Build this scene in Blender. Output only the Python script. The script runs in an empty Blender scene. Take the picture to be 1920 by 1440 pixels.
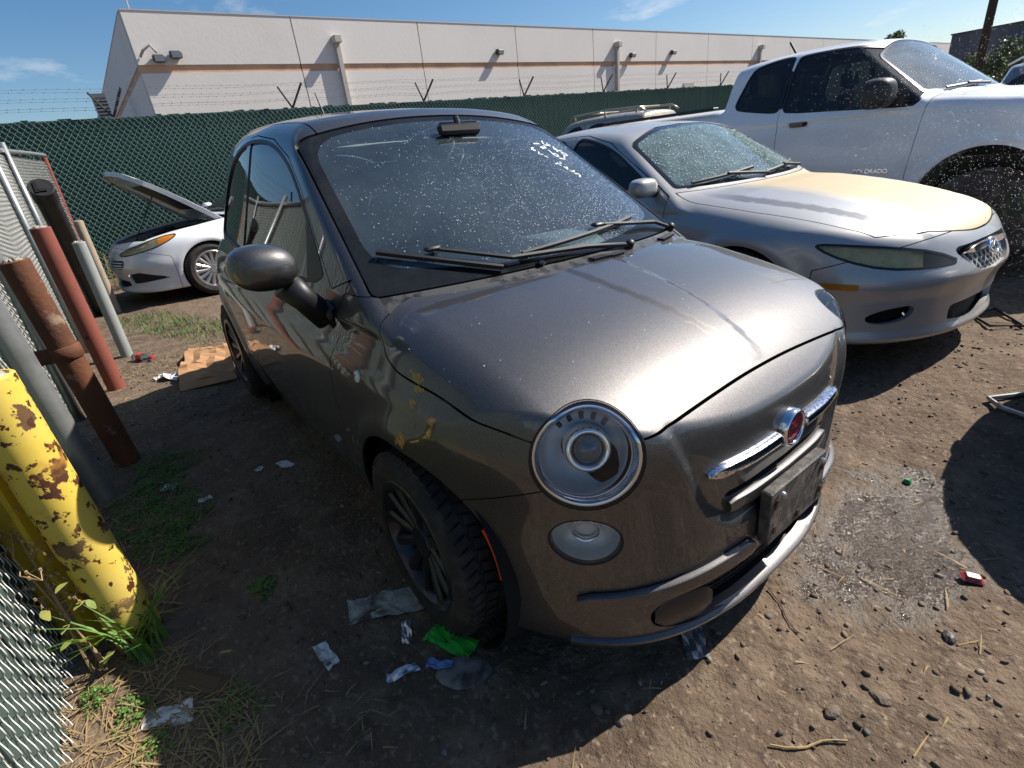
import bpy, math, random
import numpy as np
from mathutils import Matrix, Vector

# ------------------------------------------------------------------ camera, sky, sun, exposure
sc = bpy.context.scene
COL = sc.collection
CAM_C = (1.21303, -1.22762, 1.36754)
CAM_R = np.array([[0.6159611, 0.7805367, -0.1065566], [0.2678777, -0.3347304, -0.9034362], [-0.7408329, 0.5279375, -0.4152694]])
cam_d = bpy.data.cameras.new('camera'); cam = bpy.data.objects.new('camera', cam_d); COL.objects.link(cam)
cam.matrix_world = Matrix(((CAM_R[0][0], -CAM_R[1][0], -CAM_R[2][0], CAM_C[0]),
                           (CAM_R[0][1], -CAM_R[1][1], -CAM_R[2][1], CAM_C[1]),
                           (CAM_R[0][2], -CAM_R[1][2], -CAM_R[2][2], CAM_C[2]), (0, 0, 0, 1)))
cam_d.sensor_width = 36.0; cam_d.lens = 968.661 / 1920 * 36.0
cam_d.clip_start = 0.02; cam_d.clip_end = 3000
sc.camera = cam

SUN_AZ, SUN_EL = math.radians(76.0), math.radians(44.0)     # azimuth counted from +X towards +Y
SUN = Vector((math.cos(SUN_AZ) * math.cos(SUN_EL), math.sin(SUN_AZ) * math.cos(SUN_EL), math.sin(SUN_EL)))
w = bpy.data.worlds.new('World'); sc.world = w; w.use_nodes = True
wn, wl = w.node_tree.nodes, w.node_tree.links
bg = wn['Background']; sky = wn.new('ShaderNodeTexSky'); sky.sky_type = 'NISHITA'; sky.sun_disc = False
sky.sun_elevation = SUN_EL; sky.sun_rotation = math.radians(90) - SUN_AZ
sky.altitude = 50; sky.air_density = 1.0; sky.dust_density = .8; sky.ozone_density = 3.0
hs = wn.new('ShaderNodeHueSaturation'); hs.inputs['Saturation'].default_value = 1.25; wl.new(sky.outputs[0], hs.inputs['Color']); 
# thin scattered clouds over the whole sky
wt = wn.new('ShaderNodeTexCoord'); wsx = wn.new('ShaderNodeSeparateXYZ'); wl.new(wt.outputs['Generated'], wsx.inputs[0])
def wmath(op, a, b):
    x = wn.new('ShaderNodeMath'); x.operation = op
    for i, v in enumerate((a, b)):
        if isinstance(v, (int, float)): x.inputs[i].default_value = v
        else: wl.new(v, x.inputs[i])
    return x.outputs[0]
zz = wmath('ADD', wmath('MAXIMUM', wsx.outputs[2], 0.0), .18); wc = wn.new('ShaderNodeCombineXYZ'); wl.new(wmath('DIVIDE', wsx.outputs[0], zz), wc.inputs[0]); wl.new(wmath('DIVIDE', wsx.outputs[1], zz), wc.inputs[1]); wc.inputs[2].default_value = 6.3
wno = wn.new('ShaderNodeTexNoise'); wno.inputs['Scale'].default_value = 1.15; wno.inputs['Detail'].default_value = 8; wno.inputs['Roughness'].default_value = .58; wl.new(wc.outputs[0], wno.inputs['Vector'])
wr = wn.new('ShaderNodeMapRange'); wr.inputs[1].default_value = .60; wr.inputs[2].default_value = .80; wr.inputs[4].default_value = .85; wl.new(wno.outputs['Fac'], wr.inputs[0])
wm = wn.new('ShaderNodeMix'); wm.data_type = 'RGBA'; wl.new(wr.outputs[0], wm.inputs[0]); wl.new(hs.outputs[0], wm.inputs[6]); wm.inputs[7].default_value = (9.5, 9.3, 9.0, 1); wl.new(wm.outputs[2], bg.inputs[0])
bg.inputs[1].default_value = 0.075
sun_d = bpy.data.lights.new('sun', 'SUN'); sun_d.energy = 5.0; sun_d.angle = math.radians(0.5); sun_d.color = (1.0, 0.945, 0.86)
sun = bpy.data.objects.new('sun', sun_d); COL.objects.link(sun); sun.location = SUN * 60
sun.rotation_euler = SUN.to_track_quat('Z', 'Y').to_euler()
sc.view_settings.view_transform = 'Standard'; sc.view_settings.look = 'None'
sc.view_settings.exposure = 0.62; sc.view_settings.gamma = 1.0
sc.cycles.use_denoising = True
sc.cycles.max_bounces = 10; sc.cycles.transparent_max_bounces = 24; sc.cycles.glossy_bounces = 5
sc.cycles.caustics_reflective = False; sc.cycles.caustics_refractive = False
sc.cycles.sample_clamp_indirect = 6.0

rnd = random.Random(7)
rng = np.random.default_rng(7)

# ------------------------------------------------------------------ materials
MATS = {}
def M(name): return MATS[name]
def mat(name, col=(.5, .5, .5), rough=.5, metal=0., coat=0., coat_rough=.04, spec=.5, noise=None, bump=None, emit=None, trans=0., ior=1.45, alpha=1.):
    """noise: list of (scale, detail, lo, hi, colour) blended over the base colour; bump: (scale, strength, distance)"""
    m = bpy.data.materials.new(name); m.use_nodes = True; MATS[name] = m
    n, l = m.node_tree.nodes, m.node_tree.links
    b = n['Principled BSDF']
    b.inputs['Base Color'].default_value = (*col, 1); b.inputs['Roughness'].default_value = rough
    b.inputs['Metallic'].default_value = metal; b.inputs['Coat Weight'].default_value = coat
    b.inputs['Coat Roughness'].default_value = coat_rough; b.inputs['Specular IOR Level'].default_value = spec
    b.inputs['Transmission Weight'].default_value = trans; b.inputs['IOR'].default_value = ior
    tc = n.new('ShaderNodeTexCoord'); out = None
    m['tc'] = tc.name
    for (s, d, lo, hi, c) in (noise or []):
        t = n.new('ShaderNodeTexNoise'); t.inputs['Scale'].default_value = s; t.inputs['Detail'].default_value = d
        t.inputs['Roughness'].default_value = .6
        l.new(tc.outputs['Object'], t.inputs['Vector'])
        r = n.new('ShaderNodeValToRGB'); r.color_ramp.elements[0].position = lo; r.color_ramp.elements[1].position = hi
        l.new(t.outputs['Fac'], r.inputs['Fac'])
        mx = n.new('ShaderNodeMix'); mx.data_type = 'RGBA'
        l.new(r.outputs['Color'], mx.inputs[0])
        if out is None: mx.inputs[6].default_value = (*col, 1)
        else: l.new(out, mx.inputs[6])
        mx.inputs[7].default_value = (*c, 1); out = mx.outputs[2]
    if out is not None: l.new(out, b.inputs['Base Color'])
    if bump:
        prev = None
        for (s, st, di) in (bump if isinstance(bump, list) else [bump]):
            t = n.new('ShaderNodeTexNoise'); t.inputs['Scale'].default_value = s; t.inputs['Detail'].default_value = 4
            l.new(tc.outputs['Object'], t.inputs['Vector'])
            bp = n.new('ShaderNodeBump'); bp.inputs['Strength'].default_value = st; bp.inputs['Distance'].default_value = di
            l.new(t.outputs['Fac'], bp.inputs['Height'])
            if prev: l.new(prev, bp.inputs['Normal'])
            prev = bp.outputs[0]
        l.new(prev, b.inputs['Normal'])
    return m

def glass(name, tint, refl=1.0, dirt=0.0, dust_sheen_col=(.6, .62, .6), dirt_scale=9., rough=0.0, ior=1.5):
    """thin pane: tinted transparency + fresnel reflection + a noise-shaped film of dust, which on windscreens also holds painted sheen"""
    m = bpy.data.materials.new(name); m.use_nodes = True; MATS[name] = m
    n, l = m.node_tree.nodes, m.node_tree.links
    n.remove(n['Principled BSDF']); out = n['Material Output']
    tr = n.new('ShaderNodeBsdfTransparent'); tr.inputs[0].default_value = (*tint, 1)
    gl = n.new('ShaderNodeBsdfGlossy'); gl.inputs['Roughness'].default_value = rough
    fr = n.new('ShaderNodeFresnel'); fr.inputs['IOR'].default_value = ior
    geo = n.new('ShaderNodeNewGeometry')
    mx = n.new('ShaderNodeMixShader'); 
    mm = n.new('ShaderNodeMath'); mm.operation = 'MULTIPLY'; mm.inputs[1].default_value = refl; mm.use_clamp = True
    l.new(fr.outputs[0], mm.inputs[0]); l.new(mm.outputs[0], mx.inputs[0])
    l.new(tr.outputs[0], mx.inputs[1]); l.new(gl.outputs[0], mx.inputs[2])
    last = mx.outputs[0]
    if dirt > 0:
        tc = n.new('ShaderNodeTexCoord'); t = n.new('ShaderNodeTexNoise'); t.inputs['Scale'].default_value = dirt_scale; t.inputs['Detail'].default_value = 7
        t.inputs['Roughness'].default_value = .65
        l.new(tc.outputs['Object'], t.inputs['Vector'])
        mr = n.new('ShaderNodeMapRange'); mr.inputs[1].default_value = .3; mr.inputs[2].default_value = .75
        mr.inputs[3].default_value = dirt * .35; mr.inputs[4].default_value = dirt
        l.new(t.outputs['Fac'], mr.inputs[0])
        df = n.new('ShaderNodeBsdfDiffuse'); df.inputs[0].default_value = (*dust_sheen_col, 1)
        mx2 = n.new('ShaderNodeMixShader'); l.new(mr.outputs[0], mx2.inputs[0]); l.new(last, mx2.inputs[1]); l.new(df.outputs[0], mx2.inputs[2])
        last = mx2.outputs[0]
    l.new(last, out.inputs['Surface'])
    return m

# ------------------------------------------------------------------ objects
def tag(o, label=None, cat=None, group=None, kind=None):
    if label: o['label'] = label
    if cat: o['category'] = cat
    if group: o['group'] = group
    if kind: o['kind'] = kind
    return o
def empty(name, mw=None, label=None, cat=None, group=None):
    o = bpy.data.objects.new(name, None); COL.objects.link(o); o.empty_display_size = .1
    if mw is not None: o.matrix_world = mw
    return tag(o, label, cat, group)
def to_mesh(name, V, Fs, normals=None, smooth=True):
    V = np.asarray(V, float)
    me = bpy.data.meshes.new(name)
    if isinstance(Fs, np.ndarray) and Fs.ndim == 2:
        k = Fs.shape[1]; nf = len(Fs)
        me.vertices.add(len(V)); me.vertices.foreach_set('co', V.astype(np.float32).ravel())
        me.loops.add(nf * k); me.loops.foreach_set('vertex_index', Fs.astype(np.int32).ravel())
        me.polygons.add(nf); me.polygons.foreach_set('loop_start', np.arange(0, nf * k, k, dtype=np.int32))
        me.update(calc_edges=True)
    else:
        me.from_pydata([tuple(map(float, v)) for v in V], [], [tuple(int(i) for i in f) for f in Fs]); me.update()
    if smooth: me.polygons.foreach_set('use_smooth', np.ones(len(me.polygons), bool))
    if normals is not None:
        nn = np.asarray(normals, float); nn /= np.linalg.norm(nn, axis=1, keepdims=True) + 1e-12
        me.normals_split_custom_set_from_vertices(nn.tolist())
    return me
def ob(name, me, m=None, parent=None):
    o = bpy.data.objects.new(name, me); COL.objects.link(o)
    if m is not None and len(me.materials) == 0: me.materials.append(MATS[m] if isinstance(m, str) else m)
    if parent is not None: o.parent = parent
    return o
class MB:
    """collects shapes; build() links them as ONE mesh object"""
    def __init__(s): s.V = []; s.F = []
    def add(s, V, Fs):
        k = len(s.V); s.V += [tuple(map(float, v)) for v in V]; s.F += [tuple(int(i) + k for i in f) for f in Fs]; return s
    def box(s, c, d, rot=None, taper=(1, 1), bev=0.0):
        hx, hy, hz = d[0] / 2, d[1] / 2, d[2] / 2
        if bev <= 0:
            P = [(sx * hx * (taper[0] if sz > 0 else 1), sy * hy * (taper[1] if sz > 0 else 1), sz * hz) for sz in (-1, 1) for sx, sy in ((-1, -1), (1, -1), (1, 1), (-1, 1))]
            Fs = [(3, 2, 1, 0), (4, 5, 6, 7), (0, 1, 5, 4), (1, 2, 6, 5), (2, 3, 7, 6), (3, 0, 4, 7)]
        else:
            b = min(bev, hx * .98, hy * .98, hz * .98)
            P = []; Fs = []
            rings = [(-hz, b), (-hz + b, 0), (hz - b, 0), (hz, b)]
            for (z, ins) in rings:
                tx, ty = (taper if z > 0 else (1, 1))
                X, Y = (hx - ins) * tx, (hy - ins) * ty; q = b * .7 if ins == 0 else b * .35
                P += [(-X + q, -Y, z), (X - q, -Y, z), (X, -Y + q, z), (X, Y - q, z), (X - q, Y, z), (-X + q, Y, z), (-X, Y - q, z), (-X, -Y + q, z)]
            Fs.append(tuple(range(7, -1, -1))); Fs.append(tuple(range(24, 32)))
            for r in range(3):
                for i in range(8):
                    j = (i + 1) % 8; Fs.append((r * 8 + i, r * 8 + j, r * 8 + 8 + j, r * 8 + 8 + i))
        P = np.array(P)
        if rot is not None: P = P @ np.array(rot.to_3x3() if isinstance(rot, Matrix) else rot).T
        return s.add(P + np.array(c), Fs)
    def tube(s, path, r, n=8, cap=True, closed=False):
        path = np.array(path, float); N = len(path); rr = np.broadcast_to(np.array(r, float), (N,))
        T = np.gradient(path, axis=0) if not closed else np.roll(path, -1, 0) - np.roll(path, 1, 0)
        T /= np.linalg.norm(T, axis=1, keepdims=True) + 1e-12
        u = np.cross(T[0], (0, 0, 1)); 
        if np.linalg.norm(u) < 1e-3: u = np.cross(T[0], (1, 0, 0))
        V = []; an = np.arange(n) * 2 * np.pi / n
        for i in range(N):
            u = u - T[i] * (u @ T[i]); u /= np.linalg.norm(u) + 1e-12; v = np.cross(T[i], u)
            V.append(path[i] + rr[i] * (np.cos(an)[:, None] * u + np.sin(an)[:, None] * v))
        V = np.concatenate(V); Fs = []
        for i in range(N if closed else N - 1):
            a, b = i * n, ((i + 1) % N) * n
            for j in range(n): k = (j + 1) % n; Fs.append((a + j, a + k, b + k, b + j))
        if cap and not closed: Fs.append(tuple(range(n - 1, -1, -1))); Fs.append(tuple((N - 1) * n + j for j in range(n)))
        return s.add(V, Fs)
    def lathe(s, prof, n=32, axis=(0, 0, 1), c=(0, 0, 0), close=False, arc=(0, 2 * math.pi)):
        """prof: (radius, height along axis)"""
        ax = Vector(axis).normalized(); q = np.array(Vector((0, 0, 1)).rotation_difference(ax).to_matrix())
        full = abs(arc[1] - arc[0] - 2 * math.pi) < 1e-6
        an = arc[0] + np.arange(n if full else n + 1) * (arc[1] - arc[0]) / n; m_ = len(an)
        V = []
        for (r, h) in prof: V.append(np.stack([r * np.cos(an), r * np.sin(an), np.full(m_, h)], 1))
        V = np.concatenate(V) @ q.T + np.array(c); Fs = []; K = len(prof)
        for i in range(K if close else K - 1):
            a, b = i * m_, ((i + 1) % K) * m_
            for j in range(m_ if full else m_ - 1): k = (j + 1) % m_; Fs.append((a + j, a + k, b + k, b + j))
        return s.add(V, Fs)
    def prism(s, poly, h0, h1, fr=None):
        """poly 2D (u,v) extruded along w; fr = 3x3 columns u,v,w plus origin (o)"""
        n = len(poly); P = np.array([(u, v, h) for h in (h0, h1) for (u, v) in poly], float)
        if fr is not None: P = P @ np.array(fr[0]).T + np.array(fr[1])
        return s.add(P, [tuple(range(n - 1, -1, -1)), tuple(range(n, 2 * n))] + [(i, (i + 1) % n, n + (i + 1) % n, n + i) for i in range(n)])
    def sweep(s, path, nrm, prof, scale=None, closed_prof=True):
        """cross-section prof [(side, out)] carried along path with surface normals nrm"""
        path = np.array(path, float); nrm = np.array(nrm, float); N = len(path); n = len(prof)
        T = np.gradient(path, axis=0); T /= np.linalg.norm(T, axis=1, keepdims=True) + 1e-12
        B = np.cross(nrm, T); B /= np.linalg.norm(B, axis=1, keepdims=True) + 1e-12
        sc_ = np.ones((N, 2)) if scale is None else np.array(scale, float).reshape(N, -1) * np.ones((1, 2))
        pr = np.array(prof, float)
        V = np.concatenate([path[i] + pr[:, :1] * sc_[i, 0] * B[i] + pr[:, 1:] * sc_[i, 1] * nrm[i] for i in range(N)]); Fs = []
        for i in range(N - 1):
            for j in range(n if closed_prof else n - 1): k = (j + 1) % n; Fs.append((i * n + j, i * n + k, (i + 1) * n + k, (i + 1) * n + j))
        if closed_prof: Fs.append(tuple(range(n - 1, -1, -1))); Fs.append(tuple((N - 1) * n + j for j in range(n)))
        return s.add(V, Fs)
    def build(s, name, m, parent=None, smooth=False, auto=None):
        me = to_mesh(name, s.V, s.F, smooth=smooth or auto is not None)
        if auto is not None:
            try: me.set_sharp_from_angle(angle=math.radians(auto))
            except Exception: pass
        return ob(name, me, m, parent)
def copy_tree(o, parent=None):
    c = o.copy(); COL.objects.link(c); c.parent = parent
    for ch in list(o.children): copy_tree(ch, c)
    return c
def text_mesh(s, size, depth):
    cu = bpy.data.curves.new('t', 'FONT'); cu.body = s; cu.size = size; cu.extrude = depth; cu.align_x = 'CENTER'; cu.align_y = 'CENTER'
    o = bpy.data.objects.new('t', cu); COL.objects.link(o)
    dg = bpy.context.evaluated_depsgraph_get(); dg.update()
    me = bpy.data.meshes.new_from_object(o.evaluated_get(dg)); bpy.data.objects.remove(o); return me

# ------------------------------------------------------------------ implicit surfaces
def smax(a, b, k): h = np.maximum(k - np.abs(a - b), 0) / k; return np.maximum(a, b) + h * h * k * .25
def smin(a, b, k): return -smax(-a, -b, k)
def curve(pts, sm=0.0, n=3000):
    """smooth 1-D function through points (monotone-safe cubic, then a light blur of width sm)"""
    p = np.array(sorted(pts), float); x, y = p[:, 0], p[:, 1]
    h = np.diff(x); d = np.diff(y) / h; m_ = np.zeros(len(x)); m_[0], m_[-1] = d[0], d[-1]
    for i in range(1, len(x) - 1):
        if d[i - 1] * d[i] > 0: w1, w2 = 2 * h[i] + h[i - 1], h[i] + 2 * h[i - 1]; m_[i] = (w1 + w2) / (w1 / d[i - 1] + w2 / d[i])
    pad = 4 * sm + .001; X = np.linspace(x[0] - pad, x[-1] + pad, n)
    i = np.clip(np.searchsorted(x, X) - 1, 0, len(h) - 1); t = (X - x[i]) / h[i]
    Y = (1 + 2 * t) * (1 - t) ** 2 * y[i] + t * (1 - t) ** 2 * h[i] * m_[i] + t * t * (3 - 2 * t) * y[i + 1] + t * t * (t - 1) * h[i] * m_[i + 1]
    Y = np.where(X < x[0], y[0] + d[0] * (X - x[0]), np.where(X > x[-1], y[-1] + d[-1] * (X - x[-1]), Y))
    if sm > 0:
        dx = X[1] - X[0]; kx = np.arange(-int(3 * sm / dx), int(3 * sm / dx) + 1) * dx; kr = np.exp(-.5 * (kx / sm) ** 2); kr /= kr.sum()
        Yp = np.pad(Y, len(kx) // 2, mode='edge'); Y2 = np.convolve(Yp, kr, 'valid'); e = len(kx) // 2; Y2[:e] = Y[:e]; Y2[-e:] = Y[-e:]; Y = Y2
    return lambda q: np.interp(q, X, Y)
def sdpoly(u, v, pts):
    p = np.array(pts, float); d = np.full(u.shape, 1e9); s = np.ones(u.shape)
    for i in range(len(p)):
        a, b = p[i], p[i - 1]; e = b - a; wx, wy = u - a[0], v - a[1]
        t = np.clip((wx * e[0] + wy * e[1]) / (e @ e), 0, 1); d = np.minimum(d, (wx - e[0] * t) ** 2 + (wy - e[1] * t) ** 2)
        c1, c2, c3 = v >= a[1], v < b[1], e[0] * wy > e[1] * wx
        s = np.where((c1 & c2 & c3) | (~c1 & ~c2 & ~c3), -s, s)
    return s * np.sqrt(d)
def smooth_poly(pts, it=2):
    p = np.array(pts, float)
    for _ in range(it):
        q = np.roll(p, -1, 0); p = np.stack([.75 * p + .25 * q, .25 * p + .75 * q], 1).reshape(-1, 2)
    return p
def grad(f, P, e=.0012):
    G_ = np.empty_like(P)
    for i in range(3):
        d = np.zeros(3); d[i] = e; G_[:, i] = (f(P + d) - f(P - d)) / (2 * e)
    return G_
def project(f, P, it=4, lim=.02):
    P = np.array(P, float)
    for _ in range(it):
        v = f(P); g = np.stack([(f(P + np.eye(3)[i] * .001) - v) / .001 for i in range(3)], 1); st = v[:, None] * g / ((g * g).sum(1, keepdims=True) + 1e-9)
        L = np.linalg.norm(st, axis=1, keepdims=True); P = P - st * np.minimum(1, lim / (L + 1e-12))
    return P
def normal_at(f, P):
    g = grad(f, np.array(P, float)); return g / (np.linalg.norm(g, axis=1, keepdims=True) + 1e-12)
def isomesh(f, lo, hi, h, B=4):
    lo = np.array(lo, float); nb = np.ceil((np.array(hi) - lo) / (h * B)).astype(int)
    ax = [lo[i] + (np.arange(nb[i]) + .5) * h * B for i in range(3)]
    Cc = np.stack(np.meshgrid(*ax, indexing='ij'), -1).reshape(-1, 3)
    fc = f(Cc); act = np.abs(fc) < h * B * 1.5
    F_ = np.repeat(np.repeat(np.repeat(np.where(fc < 0, -1., 1.).reshape(nb).astype(np.float32), B, 0), B, 1), B, 2)
    F_ = np.pad(F_, ((0, 1),) * 3, mode='edge')
    bi = np.argwhere(act.reshape(nb)); o = np.arange(B + 1); off = np.stack(np.meshgrid(o, o, o, indexing='ij'), -1).reshape(-1, 3)
    for c0 in range(0, len(bi), 4000):
        idx = (bi[c0:c0 + 4000, None, :] * B + off[None]).reshape(-1, 3)
        F_[idx[:, 0], idx[:, 1], idx[:, 2]] = f(lo + idx * h)
    S = F_ < 0; n = np.array(F_.shape) - 1
    cs = [(i, j, k) for i in (0, 1) for j in (0, 1) for k in (0, 1)]
    anyv = np.zeros(n, bool); allv = np.ones(n, bool)
    for (i, j, k) in cs: q = S[i:n[0] + i, j:n[1] + j, k:n[2] + k]; anyv |= q; allv &= q
    cell = np.argwhere(anyv & ~allv)
    val = np.stack([F_[cell[:, 0] + i, cell[:, 1] + j, cell[:, 2] + k] for (i, j, k) in cs], 1)
    acc = np.zeros((len(cell), 3)); cnt = np.zeros((len(cell), 1)); cs_a = np.array(cs, float)
    for a in range(8):
        for b in range(a + 1, 8):
            if sum(abs(cs[a][q] - cs[b][q]) for q in range(3)) != 1: continue
            va, vb = val[:, a], val[:, b]; m_ = (va < 0) != (vb < 0); t = np.where(m_, va / np.where(m_, va - vb, 1), 0)[:, None]
            acc += m_[:, None] * (cs_a[a] * (1 - t) + cs_a[b] * t); cnt += m_[:, None]
    P = lo + (cell + acc / cnt) * h
    vid = np.full(n, -1, np.int64); vid[cell[:, 0], cell[:, 1], cell[:, 2]] = np.arange(len(cell))
    Q = []
    for d in range(3):
        sl0 = [slice(None)] * 3; sl1 = [slice(None)] * 3; sl0[d] = slice(0, -1); sl1[d] = slice(1, None)
        e = np.argwhere(S[tuple(sl0)] != S[tuple(sl1)]); u, v = (d + 1) % 3, (d + 2) % 3
        ok = (e[:, u] > 0) & (e[:, v] > 0) & (e[:, u] < n[u]) & (e[:, v] < n[v]); e = e[ok]
        q = []
        for (du, dv) in ((-1, -1), (0, -1), (0, 0), (-1, 0)): c = e.copy(); c[:, u] += du; c[:, v] += dv; q.append(vid[c[:, 0], c[:, 1], c[:, 2]])
        q = np.stack(q, 1); fl = ~S[e[:, 0], e[:, 1], e[:, 2]]; q[fl] = q[fl][:, ::-1]; Q.append(q)
    Q = np.concatenate(Q); T = np.concatenate([Q[:, [0, 1, 2]], Q[:, [0, 2, 3]]])
    P = project(f, P, 2, h); N = normal_at(f, P)
    return P, N, T
def clip(m, g):
    """keep the part of (V, N, T) where g(V) < 0, cutting triangles along g = 0"""
    V, N, T = m
    if len(T) == 0: return m
    s = g(V) if callable(g) else g
    s = np.where(np.abs(s) < 1e-7, 1e-7, s); ins = s < 0; k = ins[T].sum(1)
    out = [T[k == 3]]; nv = len(V); Vn, Nn = [V], [N]; keys = {}
    E, cuts = [], []
    for kk in (1, 2):
        t = T[k == kk]
        if not len(t): continue
        odd = ins[t] if kk == 1 else ~ins[t]; i0 = odd.argmax(1); r = np.arange(len(t))
        a, b, c = t[r, i0], t[r, (i0 + 1) % 3], t[r, (i0 + 2) % 3]; cuts.append((kk, a, b, c)); E += [np.stack([a, b], 1), np.stack([a, c], 1)]
    if E:
        EE = np.concatenate(E); ES = np.sort(EE, 1); U, inv = np.unique(ES, axis=0, return_inverse=True); inv = inv.ravel()
        s0, s1 = s[U[:, 0]], s[U[:, 1]]; t = (s0 / (s0 - s1))[:, None]
        Vn.append(V[U[:, 0]] * (1 - t) + V[U[:, 1]] * t); Nn.append(N[U[:, 0]] * (1 - t) + N[U[:, 1]] * t); p = 0
        for (kk, a, b, c) in cuts:
            ab = nv + inv[p:p + len(a)]; p += len(a); ac = nv + inv[p:p + len(a)]; p += len(a)
            if kk == 1: out.append(np.stack([a, ab, ac], 1))
            else: out += [np.stack([ab, b, c], 1), np.stack([ab, c, ac], 1)]
    V, N, T = np.concatenate(Vn), np.concatenate(Nn), np.concatenate(out)
    u = np.unique(T); mp = np.full(len(V), -1); mp[u] = np.arange(len(u))
    return V[u], N[u], mp[T]
def flange(m, depth):
    """turn the open edges of a panel inwards so that gaps have depth"""
    V, N, T = m
    e = np.concatenate([T[:, [0, 1]], T[:, [1, 2]], T[:, [2, 0]]]); key = np.sort(e, 1)
    _, inv, cnt = np.unique(key, axis=0, return_inverse=True, return_counts=True); b = e[cnt[inv.ravel()] == 1]
    nv = len(V); n = len(b)
    if n == 0: return m
    P0, P1 = V[b[:, 0]], V[b[:, 1]]; Q0, Q1 = P0 - N[b[:, 0]] * depth, P1 - N[b[:, 1]] * depth
    fn = np.cross(P1 - P0, Q0 - P0); fn = -fn / (np.linalg.norm(fn, axis=1, keepdims=True) + 1e-12)
    V2 = np.concatenate([V, P0, P1, Q1, Q0]); N2 = np.concatenate([N, fn, fn, fn, fn]); i = np.arange(n)
    T2 = np.concatenate([T, np.stack([nv + i, nv + 3 * n + i, nv + 2 * n + i], 1), np.stack([nv + i, nv + 2 * n + i, nv + n + i], 1)])
    return V2, N2, T2
def panel(name, m, material, parent, depth=.012, shift=0.0):
    V, N, T = m
    if shift: V = V + N * shift
    m2 = flange((V, N, T), depth) if depth else (V, N, T)
    return ob(name, to_mesh(name, m2[0], m2[2], m2[1]), material, parent)
def drops(m, n, r0, r1, seed, weight=None, flat=.45):
    """scatter small water-drop domes over a panel surface; returns (V, F)"""
    V, N, T = m; g = np.random.default_rng(seed)
    ar = np.linalg.norm(np.cross(V[T[:, 1]] - V[T[:, 0]], V[T[:, 2]] - V[T[:, 0]]), axis=1)
    if weight is not None: ar = ar * weight(V[T].mean(1))
    t = g.choice(len(T), n, p=ar / ar.sum()); b = g.dirichlet((1, 1, 1), n)
    P = (V[T[t]] * b[:, :, None]).sum(1); Nn = (N[T[t]] * b[:, :, None]).sum(1); Nn /= np.linalg.norm(Nn, axis=1, keepdims=True)
    r = r0 + (r1 - r0) * g.random(n) ** 3
    u = np.cross(Nn, (0.31, .2, .93)); u /= np.linalg.norm(u, axis=1, keepdims=True); v = np.cross(Nn, u)
    an = np.arange(6) * np.pi / 3; L = [np.array([[0, 0, 1.]]), np.stack([.72 * np.cos(an), .72 * np.sin(an), np.full(6, .7)], 1), np.stack([np.cos(an), np.sin(an), np.zeros(6)], 1)]
    L = np.concatenate(L); asp = 1 + .5 * g.random(n)
    W = P[:, None] + r[:, None, None] * (L[None, :, :1] * u[:, None] * asp[:, None, None] + L[None, :, 1:2] * v[:, None] + L[None, :, 2:] * flat * Nn[:, None])
    f = [(0, 1 + i, 1 + (i + 1) % 6) for i in range(6)]
    for i in range(6): j = (i + 1) % 6; f += [(1 + i, 7 + i, 7 + j), (1 + i, 7 + j, 1 + j)]
    f = np.array(f); return W.reshape(-1, 3), (f[None] + (np.arange(n) * 13)[:, None, None]).reshape(-1, 3)
mat('fiat_paint', (.068, .065, .064), .47, .85, 1.0, .008, noise=[(650, 1.5, .40, .66, (.150, .142, .138))])
mat('black_trim', (.012, .012, .013), .45, bump=(300, .15, .001))
mat('gloss_black', (.008, .008, .010), .12, coat=.6)
mat('wet_plastic', (.02, .019, .018), .25, bump=(60, .25, .003), noise=[(14, 4, .5, .62, (.13, .12, .11))])
mat('black_void', (.004, .004, .004), .9)
mat('tyre', (.018, .017, .016), .85, noise=[(18, 4, .45, .7, (.05, .042, .034))], bump=(120, .2, .002))
mat('rim_black', (.010, .010, .011), .35, coat=.3)
mat('rim_alloy', (.62, .62, .63), .28, .9)
mat('chrome', (.85, .85, .86), .06, 1.0)
mat('chrome_soft', (.95, .95, .95), .24, .12, coat=.5)
mat('chrome_pitted', (.80, .81, .84), .12, 1.0, noise=[(130, 3, .50, .58, (.25, .27, .33))])
mat('frosted_bowl', (.93, .93, .93), .22, .12, coat=.5)
glass('fog_glass', (.92, .94, .95), 1.0, .07, (.6, .62, .63), 18.)
mat('badge_red', (.36, .015, .03), .5, spec=.2)
mat('lamp_lens', (.10, .12, .15), .05, .2, coat=1.0)
mat('orange_lens', (.85, .09, .015), .25, coat=.5)
mat('white_lens', (.75, .74, .70), .25, coat=.5)
mat('amber_dark', (.35, .12, .03), .4)
mat('bracket_plastic', (.055, .050, .045), .5, noise=[(30, 5, .45, .68, (.16, .14, .12))], bump=(180, .4, .003))
mat('rust_dark', (.05, .018, .008), .8)
mat('cloth_dark', (.02, .02, .022), .9); mat('cloth_mid', (.22, .23, .22), .7); mat('cloth_light', (.13, .13, .135), .9); mat('cloth_cream', (.55, .53, .45), .8)
glass('windscreen_glass', (.58, .72, .76), 1.9, .12, (.32, .44, .52), 3.)  # bluish film: thin dust, with the sky's sheen put into its colour
glass('black_glass', (.004, .004, .005), 1.0, .03)
glass('dark_glass', (.10, .11, .11), 1.6, .02)
glass('clear_glass', (.95, .96, .97), 1.0)
mat('glint_droplet', (.88, .91, .94), .06, 0., spec=1.0, coat=1.0)  # opaque white base puts the sun's sparkle into the drops' colour
mat('gloss_dark', (.018, .018, .02), .28, coat=.3)
mat('cowl_plastic', (.07, .067, .063), .35, noise=[(20, 4, .5, .6, (.025, .024, .023))], bump=(60, .3, .003))
mat('marker_white', (.8, .82, .82), .6)
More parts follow.
